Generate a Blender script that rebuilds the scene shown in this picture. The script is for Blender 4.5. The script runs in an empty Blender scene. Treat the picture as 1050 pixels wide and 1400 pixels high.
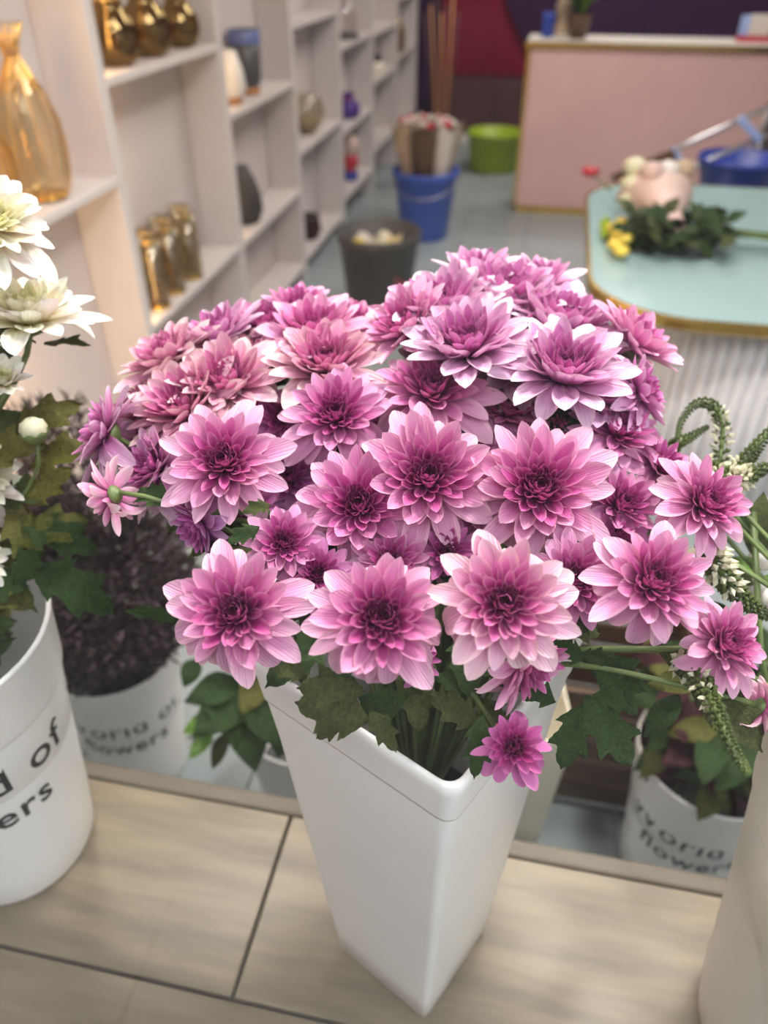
import bpy, bmesh, math, random
from mathutils import Vector, Matrix, Quaternion
rnd = random.Random(7)
S = bpy.context.scene
COL = S.collection
PI = math.pi

# ------------------------------------------------------------------ camera
PITCH, YAW, FPX = math.radians(37), math.radians(11.4), 1051.0
CAM = Vector((0, 0, 1.6))
FH = Vector((-math.sin(YAW), math.cos(YAW), 0))
UZ = Vector((0, 0, 1))
CF = FH * math.cos(PITCH) - UZ * math.sin(PITCH)
CR = Vector((math.cos(YAW), math.sin(YAW), 0))
CU = FH * math.sin(PITCH) + UZ * math.cos(PITCH)
cd = bpy.data.cameras.new('camera')
cam = bpy.data.objects.new('camera', cd)
COL.objects.link(cam)
cam.matrix_world = Matrix(((CR.x, CU.x, -CF.x, CAM.x), (CR.y, CU.y, -CF.y, CAM.y), (CR.z, CU.z, -CF.z, CAM.z), (0, 0, 0, 1)))
cd.sensor_fit = 'VERTICAL'
cd.sensor_height = 36
cd.sensor_width = 27
cd.lens = 36 * FPX / 1400
cd.clip_start = 0.02
cd.dof.use_dof = True
cd.dof.focus_distance = 0.58
cd.dof.aperture_fstop = 3.6
S.camera = cam

# ------------------------------------------------------------------ world, sun, lamps, exposure
w = bpy.data.worlds.new('sky')
S.world = w
w.use_nodes = True
w.node_tree.nodes['Background'].inputs[0].default_value = (0.93, 0.97, 1.0, 1)
w.node_tree.nodes['Background'].inputs[1].default_value = 2.0


def lamp(name, kind, loc, energy, color, **kw):
    l = bpy.data.lights.new(name, kind)
    l.energy = energy
    l.color = color
    for k, v in kw.items():
        setattr(l, k, v)
    o = bpy.data.objects.new(name, l)
    COL.objects.link(o)
    o.location = loc
    return o


sun = lamp('sun', 'SUN', (0, 4, 8), 2.2, (1, .95, .86), angle=0.01)
sun.rotation_euler = (math.radians(-42), 0, math.radians(12))      # from behind the shop, onto the street
for cy_ in (1.7, 4.2, 6.6):
    lamp('ceiling_lamp', 'AREA', (0.3, cy_, 2.84), 22, (1, .93, .86), shape='RECTANGLE', size=1.2, size_y=.5)
for wx, wy, en in ((-.75, 1.25, 11), (.35, .95, 16)):                 # added unseen lamps, lighting the bouquet from above
    wl = lamp('added_top_lamp', 'AREA', (wx, wy, 2.7), en, (1, .95, .9), shape='DISK', size=.22)
    wl.rotation_euler = (Vector((wx, wy, 2.7)) - Vector((-.05, .55, 1.2))).to_track_quat('Z', 'Y').to_euler()
S.view_settings.view_transform = 'Standard'
S.view_settings.look = 'None'
S.view_settings.exposure = 0.95
S.view_settings.gamma = 1
S.cycles.max_bounces = 8
S.cycles.transparent_max_bounces = 24
S.cycles.caustics_reflective = False
S.cycles.caustics_refractive = False
S.cycles.sample_clamp_indirect = 4


# ------------------------------------------------------------------ pixel rays
def ray(x, y):
    return CF + CR * ((x - 525) / FPX) - CU * ((y - 700) / FPX)


def at(x, y, d):
    return CAM + ray(x, y) * d


def onz(x, y, Z):
    r = ray(x, y)
    return CAM + r * ((Z - CAM.z) / r.z)


def onx(x, y, X):
    r = ray(x, y)
    return CAM + r * (X / r.x)


def ony(x, y, Y):
    r = ray(x, y)
    return CAM + r * (Y / r.y)


# ------------------------------------------------------------------ materials
def mat(name, col, rough=.5, metal=0, noise=0, nscale=8, bump=0, bscale=40, spec=.5, stretch=None, emit=None):
    m = bpy.data.materials.new(name)
    m.use_nodes = True
    nt = m.node_tree
    b = nt.nodes['Principled BSDF']
    b.inputs['Base Color'].default_value = (*col, 1)
    b.inputs['Roughness'].default_value = rough
    b.inputs['Metallic'].default_value = metal
    b.inputs['Specular IOR Level'].default_value = spec
    if emit:
        b.inputs['Emission Color'].default_value = (*emit[0], 1)
        b.inputs['Emission Strength'].default_value = emit[1]
    tc = nt.nodes.new('ShaderNodeTexCoord')
    mp = nt.nodes.new('ShaderNodeMapping')
    nt.links.new(tc.outputs['Object'], mp.inputs[0])
    if stretch:
        mp.inputs['Scale'].default_value = stretch
    if noise:
        n = nt.nodes.new('ShaderNodeTexNoise')
        n.inputs['Scale'].default_value = nscale
        n.inputs['Detail'].default_value = 4
        nt.links.new(mp.outputs[0], n.inputs[0])
        r = nt.nodes.new('ShaderNodeValToRGB')
        r.color_ramp.elements[0].position = .3
        r.color_ramp.elements[1].position = .7
        r.color_ramp.elements[0].color = (*[c * (1 - noise) for c in col], 1)
        r.color_ramp.elements[1].color = (*[min(1, c * (1 + noise)) for c in col], 1)
        nt.links.new(n.outputs['Fac'], r.inputs[0])
        nt.links.new(r.outputs[0], b.inputs['Base Color'])
    if bump:
        n = nt.nodes.new('ShaderNodeTexNoise')
        n.inputs['Scale'].default_value = bscale
        nt.links.new(mp.outputs[0], n.inputs[0])
        bp = nt.nodes.new('ShaderNodeBump')
        bp.inputs['Strength'].default_value = bump
        bp.inputs['Distance'].default_value = .01
        nt.links.new(n.outputs['Fac'], bp.inputs['Height'])
        nt.links.new(bp.outputs[0], b.inputs['Normal'])
    return m


def petal_mat(name, transl=.22):
    m = bpy.data.materials.new(name)
    m.use_nodes = True
    nt = m.node_tree
    b = nt.nodes['Principled BSDF']
    b.inputs['Roughness'].default_value = .5
    b.inputs['Specular IOR Level'].default_value = .25
    a = nt.nodes.new('ShaderNodeAttribute')
    a.attribute_name = 'Col'
    oi = nt.nodes.new('ShaderNodeObjectInfo')
    mx = nt.nodes.new('ShaderNodeMix')
    mx.data_type = 'RGBA'
    mx.blend_type = 'MULTIPLY'
    mx.inputs[0].default_value = 1
    nt.links.new(a.outputs['Color'], mx.inputs[6])
    nt.links.new(oi.outputs['Color'], mx.inputs[7])
    # fine veins running along the petal
    tc = nt.nodes.new('ShaderNodeTexCoord')
    mp = nt.nodes.new('ShaderNodeMapping')
    mp.inputs['Scale'].default_value = (1.2, 34, 1)
    nt.links.new(tc.outputs['Object'], mp.inputs[0])
    n = nt.nodes.new('ShaderNodeTexNoise')
    n.inputs['Scale'].default_value = 1
    n.inputs['Detail'].default_value = 1
    nt.links.new(mp.outputs[0], n.inputs[0])
    hv = nt.nodes.new('ShaderNodeMix')
    hv.data_type = 'RGBA'
    hv.blend_type = 'MULTIPLY'
    hv.inputs[0].default_value = .45
    rp = nt.nodes.new('ShaderNodeValToRGB')
    rp.color_ramp.elements[0].position = .35
    rp.color_ramp.elements[0].color = (.8, .62, .74, 1)
    rp.color_ramp.elements[1].position = .62
    rp.color_ramp.elements[1].color = (1, 1, 1, 1)
    nt.links.new(n.outputs['Fac'], rp.inputs[0])
    nt.links.new(mx.outputs[2], hv.inputs[6])
    nt.links.new(rp.outputs[0], hv.inputs[7])
    nt.links.new(hv.outputs[2], b.inputs['Base Color'])
    bp = nt.nodes.new('ShaderNodeBump')
    bp.inputs['Strength'].default_value = .25
    bp.inputs['Distance'].default_value = .02
    nt.links.new(n.outputs['Fac'], bp.inputs['Height'])
    nt.links.new(bp.outputs[0], b.inputs['Normal'])
    t = nt.nodes.new('ShaderNodeBsdfTranslucent')
    nt.links.new(hv.outputs[2], t.inputs[0])
    ms = nt.nodes.new('ShaderNodeMixShader')
    ms.inputs[0].default_value = transl
    nt.links.new(b.outputs[0], ms.inputs[1])
    nt.links.new(t.outputs[0], ms.inputs[2])
    nt.links.new(ms.outputs[0], nt.nodes['Material Output'].inputs[0])
    return m


def glass_mat(name, tint, gloss_col=(1, 1, 1), base=.06, rough=.02, ior=1.45):
    m = bpy.data.materials.new(name)
    m.use_nodes = True
    nt = m.node_tree
    nt.nodes.remove(nt.nodes['Principled BSDF'])
    t = nt.nodes.new('ShaderNodeBsdfTransparent')
    t.inputs[0].default_value = (*tint, 1)
    g = nt.nodes.new('ShaderNodeBsdfGlossy')
    g.inputs['Color'].default_value = (*gloss_col, 1)
    g.inputs['Roughness'].default_value = rough
    fr = nt.nodes.new('ShaderNodeFresnel')
    ge = nt.nodes.new('ShaderNodeNewGeometry')
    io = nt.nodes.new('ShaderNodeMapRange')          # thin sheet: the same reflectance from both of its faces
    io.inputs['To Min'].default_value = ior
    io.inputs['To Max'].default_value = 1 / ior
    nt.links.new(ge.outputs['Backfacing'], io.inputs['Value'])
    nt.links.new(io.outputs['Result'], fr.inputs[0])
    ad = nt.nodes.new('ShaderNodeMath')
    ad.operation = 'ADD'
    ad.use_clamp = True
    ad.inputs[1].default_value = base
    nt.links.new(fr.outputs[0], ad.inputs[0])
    ms = nt.nodes.new('ShaderNodeMixShader')
    nt.links.new(ad.outputs[0], ms.inputs[0])
    nt.links.new(t.outputs[0], ms.inputs[1])
    nt.links.new(g.outputs[0], ms.inputs[2])
    nt.links.new(ms.outputs[0], nt.nodes['Material Output'].inputs[0])
    return m


M = dict(
    white_plastic=mat('white_plastic', (.90, .89, .865), .28, noise=.03, nscale=5),
    cream_plastic=mat('cream_plastic', (.78, .72, .58), .4, noise=.05),
    black_print=mat('black_print', (.012, .012, .014), .4),
    leaf=mat('leaf_green', (.046, .056, .012), .55, spec=.22, noise=.45, nscale=18, bump=.4, bscale=60),
    leaf_dark=mat('leaf_dark', (.020, .045, .008), .55, spec=.2, noise=.4, nscale=20, bump=.4, bscale=60),
    leaf_olive=mat('leaf_olive', (.070, .072, .010), .55, spec=.2, noise=.4, nscale=16, bump=.3),
    leaf_bright=mat('leaf_bright', (.11, .22, .02), .45, noise=.3, nscale=18),
    stem=mat('stem_green', (.11, .16, .045), .5, noise=.3, nscale=30),
    shelf=mat('shelf_white', (.60, .55, .535), .45, noise=.02),
    shelf_back=mat('shelf_back', (.56, .50, .49), .5),
    plaster=mat('plaster', (.7, .66, .64), .8, noise=.03),
    purple=mat('purple_paint', (.034, .006, .045), .7, spec=.2, noise=.08, nscale=2),
    crimson=mat('crimson_paint', (.20, .003, .03), .7, spec=.2, noise=.1, nscale=2),
    brown=mat('brown_wood', (.10, .05, .022), .55, noise=.35, nscale=6, stretch=(1, 1, 8)),
    darkred=mat('dark_red_panel', (.07, .02, .025), .6, noise=.1),
    gold=mat('gold_metal', (.75, .48, .12), .22, 1),
    gold_wire=mat('gold_wire', (.8, .5, .16), .3, 1),
    pink_stone=mat('pink_stone', (.66, .42, .42), .5, noise=.05, nscale=3),
    teal_glass=mat('teal_table_top', (.30, .43, .44), .16, noise=.03, nscale=3),
    flute=mat('fluted_white', (.80, .78, .80), .5, noise=.02),
    blue_plastic=mat('blue_plastic', (.045, .10, .50), .4, noise=.08),
    deep_blue=mat('deep_blue_plastic', (.004, .03, .30), .4),
    lime=mat('lime_plastic', (.30, .42, .01), .45),
    grey_plastic=mat('grey_plastic', (.055, .052, .05), .5, noise=.1),
    black=mat('black_metal', (.012, .011, .012), .45),
    steel=mat('steel', (.5, .5, .52), .3, .9),
    chrome=mat('chrome', (.7, .72, .75), .12, 1),
    tile=mat('wood_look_tile', (.255, .205, .135), .38, noise=.34, nscale=3.0, stretch=(1.3, 9, 1), bump=.06, bscale=20),
    grout=mat('grout', (.11, .095, .075), .8),
    edge=mat('grey_edge_profile', (.15, .125, .09), .5, noise=.15, nscale=10, stretch=(1, 6, 1)),
    ftile=mat('shop_floor_tile', (.30, .345, .355), .3, noise=.06, nscale=3),
    fgrout=mat('shop_floor_grout', (.24, .27, .28), .8),
    pave=mat('street_paving', (.07, .068, .066), .8, noise=.12, nscale=2),
    red=mat('red', (.45, .012, .03), .5),
    pinkish=mat('pink_paper', (.56, .40, .36), .6, noise=.1),
    tan_paper=mat('tan_paper', (.42, .31, .21), .7, noise=.2),
    yellow=mat('yellow_petals', (.72, .55, .08), .6, noise=.2, nscale=30),
    heather=mat('dried_heather', (.032, .019, .018), .75, noise=.5, nscale=14),
    heather_pale=mat('dried_heather_pale', (.095, .055, .07), .75, noise=.4, nscale=14),
    burgundy=mat('burgundy_leaf', (.036, .010, .013), .7, spec=.12, noise=.4, nscale=16),
    spikegreen=mat('spike_green', (.055, .08, .007), .6, noise=.4, nscale=60),
    spikewhite=mat('spike_white', (.62, .60, .42), .6),
    grey_ceramic=mat('grey_ceramic', (.06, .058, .062), .4),
    blue_ceramic=mat('blue_ceramic', (.10, .13, .32), .4),
    white_ceramic=mat('white_ceramic', (.66, .62, .58), .4),
    woodbase=mat('light_wood', (.42, .18, .05), .5),
    violet=mat('violet_cloth', (.06, .01, .22), .5),
    orange=mat('orange_paper', (.75, .22, .01), .5),
    led=mat('warm_led', (1, .8, .5), .5, emit=((1, .62, .25), 14)),
    brick_paint=mat('reddish_render', (.24, .15, .12), .8, noise=.1),
    dark_facade=mat('dark_facade', (.08, .075, .075), .8, noise=.2, nscale=1),
    dull_red=mat('dull_red_paper', (.20, .03, .035), .6, noise=.15),
    pale_cream=mat('pale_cream_plastic', (.80, .77, .69), .4, noise=.04, nscale=4),
    water=mat('dark_inside', (.02, .02, .018), .3),
    lightblue=mat('light_blue_clip', (.35, .48, .85), .4),
)
M['petal'] = petal_mat('chrysanthemum_petal')
M['amber'] = glass_mat('amber_glass', (.90, .82, .66), (1, .85, .55), .05)
M['amber_dark'] = glass_mat('dark_amber_glass', (.36, .24, .07), (1, .75, .35), .08)
M['smoke'] = glass_mat('smoky_glass', (.78, .74, .64), (1, .95, .85), .04)
M['clear'] = glass_mat('clear_glass', (.88, .86, .86), (1, 1, 1), .04)
M['window'] = glass_mat('window_glass', (.985, .99, .99), (.95, .98, 1), .0, 0, 1.34)


# ------------------------------------------------------------------ helpers
def link(name, me, m=None, parent=None, loc=None):
    o = bpy.data.objects.new(name, me)
    COL.objects.link(o)
    if m is not None and me is not None and len(me.materials) == 0:
        me.materials.append(m if not isinstance(m, str) else M[m])
    if parent:
        o.parent = parent
    if loc is not None:
        o.location = loc
    return o


def empty(name, label, cat, loc=(0, 0, 0), group=None, rz=0):
    o = bpy.data.objects.new(name, None)
    o.empty_display_size = .02
    COL.objects.link(o)
    o.location = loc
    o.rotation_euler = (0, 0, rz)
    return tag(o, label, cat, group)


def tag(o, label, cat, group=None):
    o['label'] = label
    o['category'] = cat
    if group:
        o['group'] = group
    return o


def struct(o):
    o['kind'] = 'structure'
    return o


def stuff(o):
    o['kind'] = 'stuff'
    return o


def mesh(name, verts, faces, smooth=False):
    me = bpy.data.meshes.new(name)
    me.from_pydata([tuple(v) for v in verts], [], faces)
    me.update()
    if smooth:
        me.polygons.foreach_set('use_smooth', [True] * len(me.polygons))
    return me


class MB:
    def __init__(s):
        s.v, s.f = [], []

    def add(s, v, f):
        n = len(s.v)
        s.v += [tuple(a) for a in v]
        s.f += [tuple(i + n for i in q) for q in f]

    def box(s, c, d, rz=0):
        x, y, z = [a / 2 for a in d]
        R = Matrix.Rotation(rz, 3, 'Z')
        vs = [Vector(c) + R @ Vector((sx * x, sy * y, sz * z)) for sz in (-1, 1) for sy in (-1, 1) for sx in (-1, 1)]
        s.add(vs, [(0, 2, 3, 1), (4, 5, 7, 6), (0, 1, 5, 4), (2, 6, 7, 3), (0, 4, 6, 2), (1, 3, 7, 5)])

    def loft(s, rings, closed=True, cap0=False, cap1=False):
        n = len(rings[0])
        b = len(s.v)
        for r in rings:
            s.v += [tuple(p) for p in r]
        for i in range(len(rings) - 1):
            for j in range(n if closed else n - 1):
                k = (j + 1) % n
                s.f.append((b + i * n + j, b + i * n + k, b + (i + 1) * n + k, b + (i + 1) * n + j))
        if cap0:
            s.f.append(tuple(b + j for j in reversed(range(n))))
        if cap1:
            s.f.append(tuple(b + (len(rings) - 1) * n + j for j in range(n)))

    def lathe(s, prof, n=32, c=(0, 0, 0), ribs=0, amp=0, cap0=False, cap1=False):
        rings = []
        for r, z in prof:
            rings.append([(c[0] + r * (1 + amp * math.cos(ribs * 2 * PI * j / n)) * math.cos(2 * PI * j / n),
                           c[1] + r * (1 + amp * math.cos(ribs * 2 * PI * j / n)) * math.sin(2 * PI * j / n), c[2] + z) for j in range(n)])
        s.loft(rings, True, cap0, cap1)

    def tube(s, pts, rad, n=8, caps=True):
        pts = [Vector(p) for p in pts]
        rings = []
        up = Vector((.13, .21, .97))
        for i, p in enumerate(pts):
            t = (pts[min(i + 1, len(pts) - 1)] - pts[max(i - 1, 0)]).normalized()
            a = t.cross(up)
            if a.length < .05:
                a = t.cross(Vector((1, 0, 0)))
            a.normalize()
            b = t.cross(a)
            r = rad[i] if isinstance(rad, (list, tuple)) else rad
            rings.append([p + (a * math.cos(2 * PI * k / n) + b * math.sin(2 * PI * k / n)) * r for k in range(n)])
        s.loft(rings, True, caps, caps)

    def build(s, name, m, parent=None, smooth=False, loc=None, bevel=0):
        me = mesh(name, s.v, s.f, smooth)
        o = link(name, me, m, parent, loc)
        if bevel:
            b = o.modifiers.new('bevel', 'BEVEL')
            b.width = bevel
            b.segments = 2
            b.limit_method = 'ANGLE'
        return o


def bez(p0, p1, p2, p3, n=12):
    out = []
    for i in range(n + 1):
        t = i / n
        out.append(p0 * (1 - t) ** 3 + p1 * 3 * t * (1 - t) ** 2 + p2 * 3 * t * t * (1 - t) + p3 * t ** 3)
    return out


def box(name, c, d, m, parent=None, bevel=0, rz=0):
    b = MB()
    b.box((0, 0, 0), d)
    o = b.build(name, m, parent, loc=c, bevel=bevel)
    o.rotation_euler = (0, 0, rz)
    return o


# ------------------------------------------------------------------ room
RX0, RX1, RY0, RY1, RZ = -1.50, 2.7, 0.15, 8.45, 2.9
struct(box('wall_left', (RX0 - .06, (RY0 + RY1) / 2, RZ / 2), (.12, RY1 - RY0 + .12, RZ), 'plaster'))
struct(box('wall_right', (RX1 + .06, (RY0 + RY1) / 2, RZ / 2), (.12, RY1 - RY0 + .12, RZ), 'plaster'))
struct(box('wall_back', ((RX0 + RX1) / 2, RY1 + .06, RZ / 2), (RX1 - RX0 + .24, .12, RZ), 'purple'))
struct(box('ceiling', ((RX0 + RX1) / 2, (RY0 + RY1) / 2, RZ + .06), (RX1 - RX0 + .24, RY1 - RY0 + .24, .12), 'plaster'))
fl = struct(box('floor', ((RX0 + RX1) / 2, (.6 + RY1) / 2, -.035), (RX1 - RX0, RY1 - .6, .05), 'fgrout'))
tb = MB()
TS = .42
tb.box((0, 0, 0), (TS - .008, TS - .008, .014))
tile_me = mesh('floor_tile', tb.v, tb.f)
tile_me.materials.append(M['ftile'])
for i in range(9):
    for j in range(18):
        x = RX0 + .35 + TS * i
        y = .86 + TS * j
        if x > RX1 - .1:
            continue
        link('tile', tile_me, None, fl, Vector((x, y, -.004 + rnd.uniform(-.001, .001))) - fl.location)
# street in front of the window
gp = struct(box('ground', (0, -9.9, -.1), (34, 20, .1), 'pave'))
pb = MB()
pb.box((0, 0, 0), (.592, .592, .02))
pm = mesh('paving_slab', pb.v, pb.f)
pm.materials.append(M['pave'])
for i in range(10):
    for j in range(10):
        link('paving_slab', pm, None, gp, Vector((-2.7 + .6 * i, -.3 - .6 * j, -.045 + rnd.uniform(-.002, .002))) - gp.location)
nb = tag(box('sky_block_wall', (-1.9, -1.75, 1.9), (.5, 3.7, 4.0), 'brick_paint'), 'added reddish wall blocking sky beside the shop window, out of view', 'wall')  # added out of view to block sky on the left side
nb['kind'] = 'structure'
ob_ = tag(box('sky_block_facade', (2, -12.5, 4.5), (34, .6, 9.2), 'dark_facade'), 'added dark facade across the street, blocking low sky', 'building')  # added out of view; keeps low sky from hazing the pane
ob_['kind'] = 'structure'
# the shop window: pane and frame
win = struct(empty('window_1', None, None, (0, RY0, 0)))
for k in ('label', 'category'):
    del win[k]
box('pane', (.6, 0, 1.72), (4.1, .008, 2.36), 'window', win)
fb = MB()
fb.box((.6, 0, .49), (4.2, .06, .1))
fb.box((.6, 0, 2.92), (4.2, .06, .06))
fb.box((-1.48, 0, 1.7), (.06, .06, 2.5))
fb.box((2.68, 0, 1.7), (.06, .06, 2.5))
fb.build('window_frame', 'steel', win)
struct(box('wall_front', (.6, RY0, .21), (4.3, .1, .44), 'plaster'))

# back wall decoration
cw = empty('wall_panel', 'crimson painted panel on the back wall beside the counter', 'wall panel', (-.72, RY1, 0))
a0 = ony(600, 118, RY1 - .04)
a1 = ony(760, 118, RY1 - .04)
cbx = MB()
cbx.box(((a0.x + a1.x) / 2, RY1 - .025, (a0.z + RZ) / 2), (a1.x - a0.x, .05, RZ - a0.z))
cbx.build('board', 'crimson', cw, loc=-cw.location)
cb2 = MB()
cb2.box(((a0.x + a1.x) / 2, RY1 - .03, a0.z - .02), (a1.x - a0.x, .06, .04))
cb2.build('ledge', 'woodbase', cw, loc=-cw.location)
pdc = ony(900, -90, RY1 - .10)
pr = (ony(690, -20, RY1 - .06) - pdc).length
dk = MB()
dk.lathe([(pr, -.02), (pr, .02)], 64, cap0=True, cap1=True)
pd = tag(dk.build('round_panel', 'purple'), 'large round dark purple disc behind the counter', 'wall panel')
pd.location = pdc
pd.rotation_euler = (PI / 2, 0, 0)
lowp = ony(650, 140, RY1 - .1)
lb = tag(box('low_cupboard', (lowp.x + .2, RY1 - .22, .26), (1.1, .4, .52), 'darkred', bevel=.01), 'dark red low cupboard against the back wall', 'cupboard')
box('plinth', (0, -.195, -.225), (1.12, .03, .07), 'white_ceramic', lb)
box('door', (-.27, -.205, .03), (.5, .02, .4), 'darkred', lb, bevel=.004)
box('door', (.27, -.205, .03), (.5, .02, .4), 'darkred', lb, bevel=.004)

# ------------------------------------------------------------------ display platform
pf = struct(empty('trim_1', None, None, (0, 0, 0)))
for k in ('label', 'category'):
    del pf[k]
PZ = .6
box('base', (.6, (.18 + .585) / 2, PZ / 2 - .006), (4.18, .405, PZ - .012), 'grout', pf)
box('edge_profile', (.6, .5875, PZ - .013), (4.18, .026, .03), 'edge', pf, bevel=.004)


def plank(x0, x1, y0, y1):
    b = MB()
    b.box((0, 0, 0), (x1 - x0 - .005, y1 - y0 - .005, .012))
    o = b.build('tile', 'tile', pf, loc=((x0 + x1) / 2, (y0 + y1) / 2, PZ - .006 + rnd.uniform(-.0005, .0003)), bevel=.0015)
    return o


for i in range(-2, 5):
    plank(-.25 + .6 * i, .35 + .6 * i, .334, .575)
for i in range(-1, 5):
    plank(-.65 + .6 * i, -.05 + .6 * i, .185, .334)
plank(-1.45, -.65 - .6, .185, .334)
# a wet stain and a fallen leaf scrap
leaf_scrap = MB()

# ------------------------------------------------------------------ shelving along the left wall
SX = -1.30
SH = empty('display_shelving', 'long white built-in display shelving along the left wall', 'shelving', (SX, 1.2, 0))
UY = [1.40] + [2.32 + .935 * i for i in range(7)]
TH, DP = .05, .17


def spart(name, c, d, m='shelf', bevel=.003):
    return box(name, Vector(c) - SH.location, d, m, SH, bevel=bevel)


for i, y in enumerate(UY):
    spart('upright', (SX - DP / 2, y, 1.4), (DP, TH, 2.8))
spart('back_panel', (SX - DP - .008, (UY[0] + UY[-1]) / 2, 1.4), (.012, UY[-1] - UY[0], 2.8), 'shelf_back')
shelf_z = {0: (.10, 1.0, 1.72), 1: (.10, .50, 1.263, 1.9), 2: (.10, .50, 1.012, 1.6), 3: (.12, .68, 1.25, 1.75), 4: (.2, .6, 1.06, 1.6), 5: (.3, .75, 1.05, 1.6), 6: (.3, .8, 1.2, 1.6)}
for i, zs in shelf_z.items():
    for z in zs:
        spart('shelf', (SX - DP / 2 + .004, (UY[i] + UY[i + 1]) / 2, z - .0125), (DP, UY[i + 1] - UY[i] - TH, .025))
# warm light strips tucked behind the front edge of two uprights
for i in (1, 2):
    spart('light_strip', (SX - .02, UY[i - 1] + TH / 2 + .006, 1.5), (.008, .008, 2.2), 'led', 0)
for i, en in ((0, 5.0), (1, .8), (2, .8)):
    sl = lamp('shelf_lamp', 'AREA', (SX - .03, UY[i] + TH / 2 + .03, 1.25), en, (1, .60, .24), shape='RECTANGLE', size=.02, size_y=2.0)
    sl.rotation_euler = (PI / 2, 0, 0)


# ------------------------------------------------------------------ flowers: petal meshes
def lerp3(a, b, t):
    return tuple(a[i] + (b[i] - a[i]) * t for i in range(3))


def petal_mesh(name, wid, cup, bend0, bend1, cols, nu=7, nv=4, crease=.0, tipw=.0, seed=0):
    """unit-length petal from the origin along +X, upper face +Z; cols = base, middle, tip, rim"""
    r = random.Random(seed)
    vs, fs, cs = [], [], []
    x = z = 0
    ts = [0, .16, .34, .52, .68, .82, .93, 1.0][:nu + 1]
    ang = bend0
    px = 0
    tw = r.uniform(-.35, .35)
    skew = r.uniform(-.08, .08)
    for i, t in enumerate(ts):
        dt = t - px
        px = t
        ang = bend0 + (bend1 - bend0) * t
        x += math.cos(ang) * dt
        z += math.sin(ang) * dt
        if t < .56:
            f = .34 + .66 * math.sin(t / .56 * PI / 2)
        else:
            f = max(.02, 1 - ((t - .56) / .445) ** 2.1) ** .72
        hw = wid / 2 * f
        cu = cup * (1.0 - .45 * t)
        for j in range(nv + 1):
            s = -1 + 2 * j / nv
            y = hw * s * (1 - .25 * abs(cu) * abs(s)) + skew * t * t
            dz = cu * hw * (s * s) + tw * hw * s * t * .5 + crease * hw * (abs(abs(s) - .5) * 2 - .5)
            vs.append((x - math.sin(ang) * dz, y, z + math.cos(ang) * dz))
            c = lerp3(cols[0], cols[1], min(1, t / .5)) if t < .5 else lerp3(cols[1], cols[2], (t - .5) / .5)
            edge = max(0, abs(s) - .5) * 2 * min(1, t * 1.6)
            c = lerp3(c, cols[3], edge * .6)
            cs.append((*c, 1))
    n = nv + 1
    for i in range(len(ts) - 1):
        for j in range(nv):
            fs.append((i * n + j, i * n + j + 1, (i + 1) * n + j + 1, (i + 1) * n + j))
    me = mesh(name, vs, fs, True)
    ca = me.color_attributes.new('Col', 'FLOAT_COLOR', 'POINT')
    for i, c in enumerate(cs):
        ca.data[i].color = c
    me.materials.append(M['petal'])
    return me


PINK = [  # inner -> outer colour sets: base, middle, tip, rim
    ((.24, .005, .095), (.36, .018, .165), (.54, .09, .31), (.68, .25, .46)),
    ((.30, .010, .14), (.48, .045, .26), (.68, .19, .44), (.78, .38, .55)),
    ((.38, .022, .20), (.66, .17, .43), (.80, .40, .60), (.87, .53, .62)),
    ((.50, .06, .28), (.75, .31, .55), (.86, .53, .70), (.90, .60, .67)),
]
WHITE = [
    ((.70, .62, .12), (.82, .78, .34), (.84, .82, .56), (.86, .84, .6)),
    ((.74, .66, .20), (.84, .81, .50), (.86, .85, .70), (.87, .86, .74)),
    ((.78, .70, .26), (.86, .84, .64), (.88, .87, .80), (.88, .87, .82)),
    ((.80, .70, .24), (.87, .85, .72), (.89, .88, .84), (.89, .88, .85)),
]


def make_set(pal, nm):
    out = []
    for k, (wd, cup, b0, b1) in enumerate([(.42, .85, .05, .75), (.40, .62, -.02, .45), (.42, .45, -.05, .16), (.44, .32, .06, -.30)]):
        vs = []
        for v in range(4):
            r = random.Random(k * 10 + v)
            vs.append(petal_mesh('petal', wd * r.uniform(.9, 1.1), cup * r.uniform(.75, 1.25), b0 + r.uniform(-.1, .1), b1 + r.uniform(-.25, .25), pal[k], crease=.12 if k > 1 else .0, seed=k * 7 + v))
        if k == 3:
            for v in range(3):   # outer petals that hang or curl
                r = random.Random(90 + v)
                vs.append(petal_mesh('petal', wd * r.uniform(.9, 1.15), cup * .8, .15, -1.0 - .3 * v, pal[k], crease=.15, seed=40 + v))
        out.append(vs)
    return out


SETS = {'pink': make_set(PINK, 'p'), 'white': make_set(WHITE, 'w')}
GOLD = math.radians(137.508)


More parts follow.
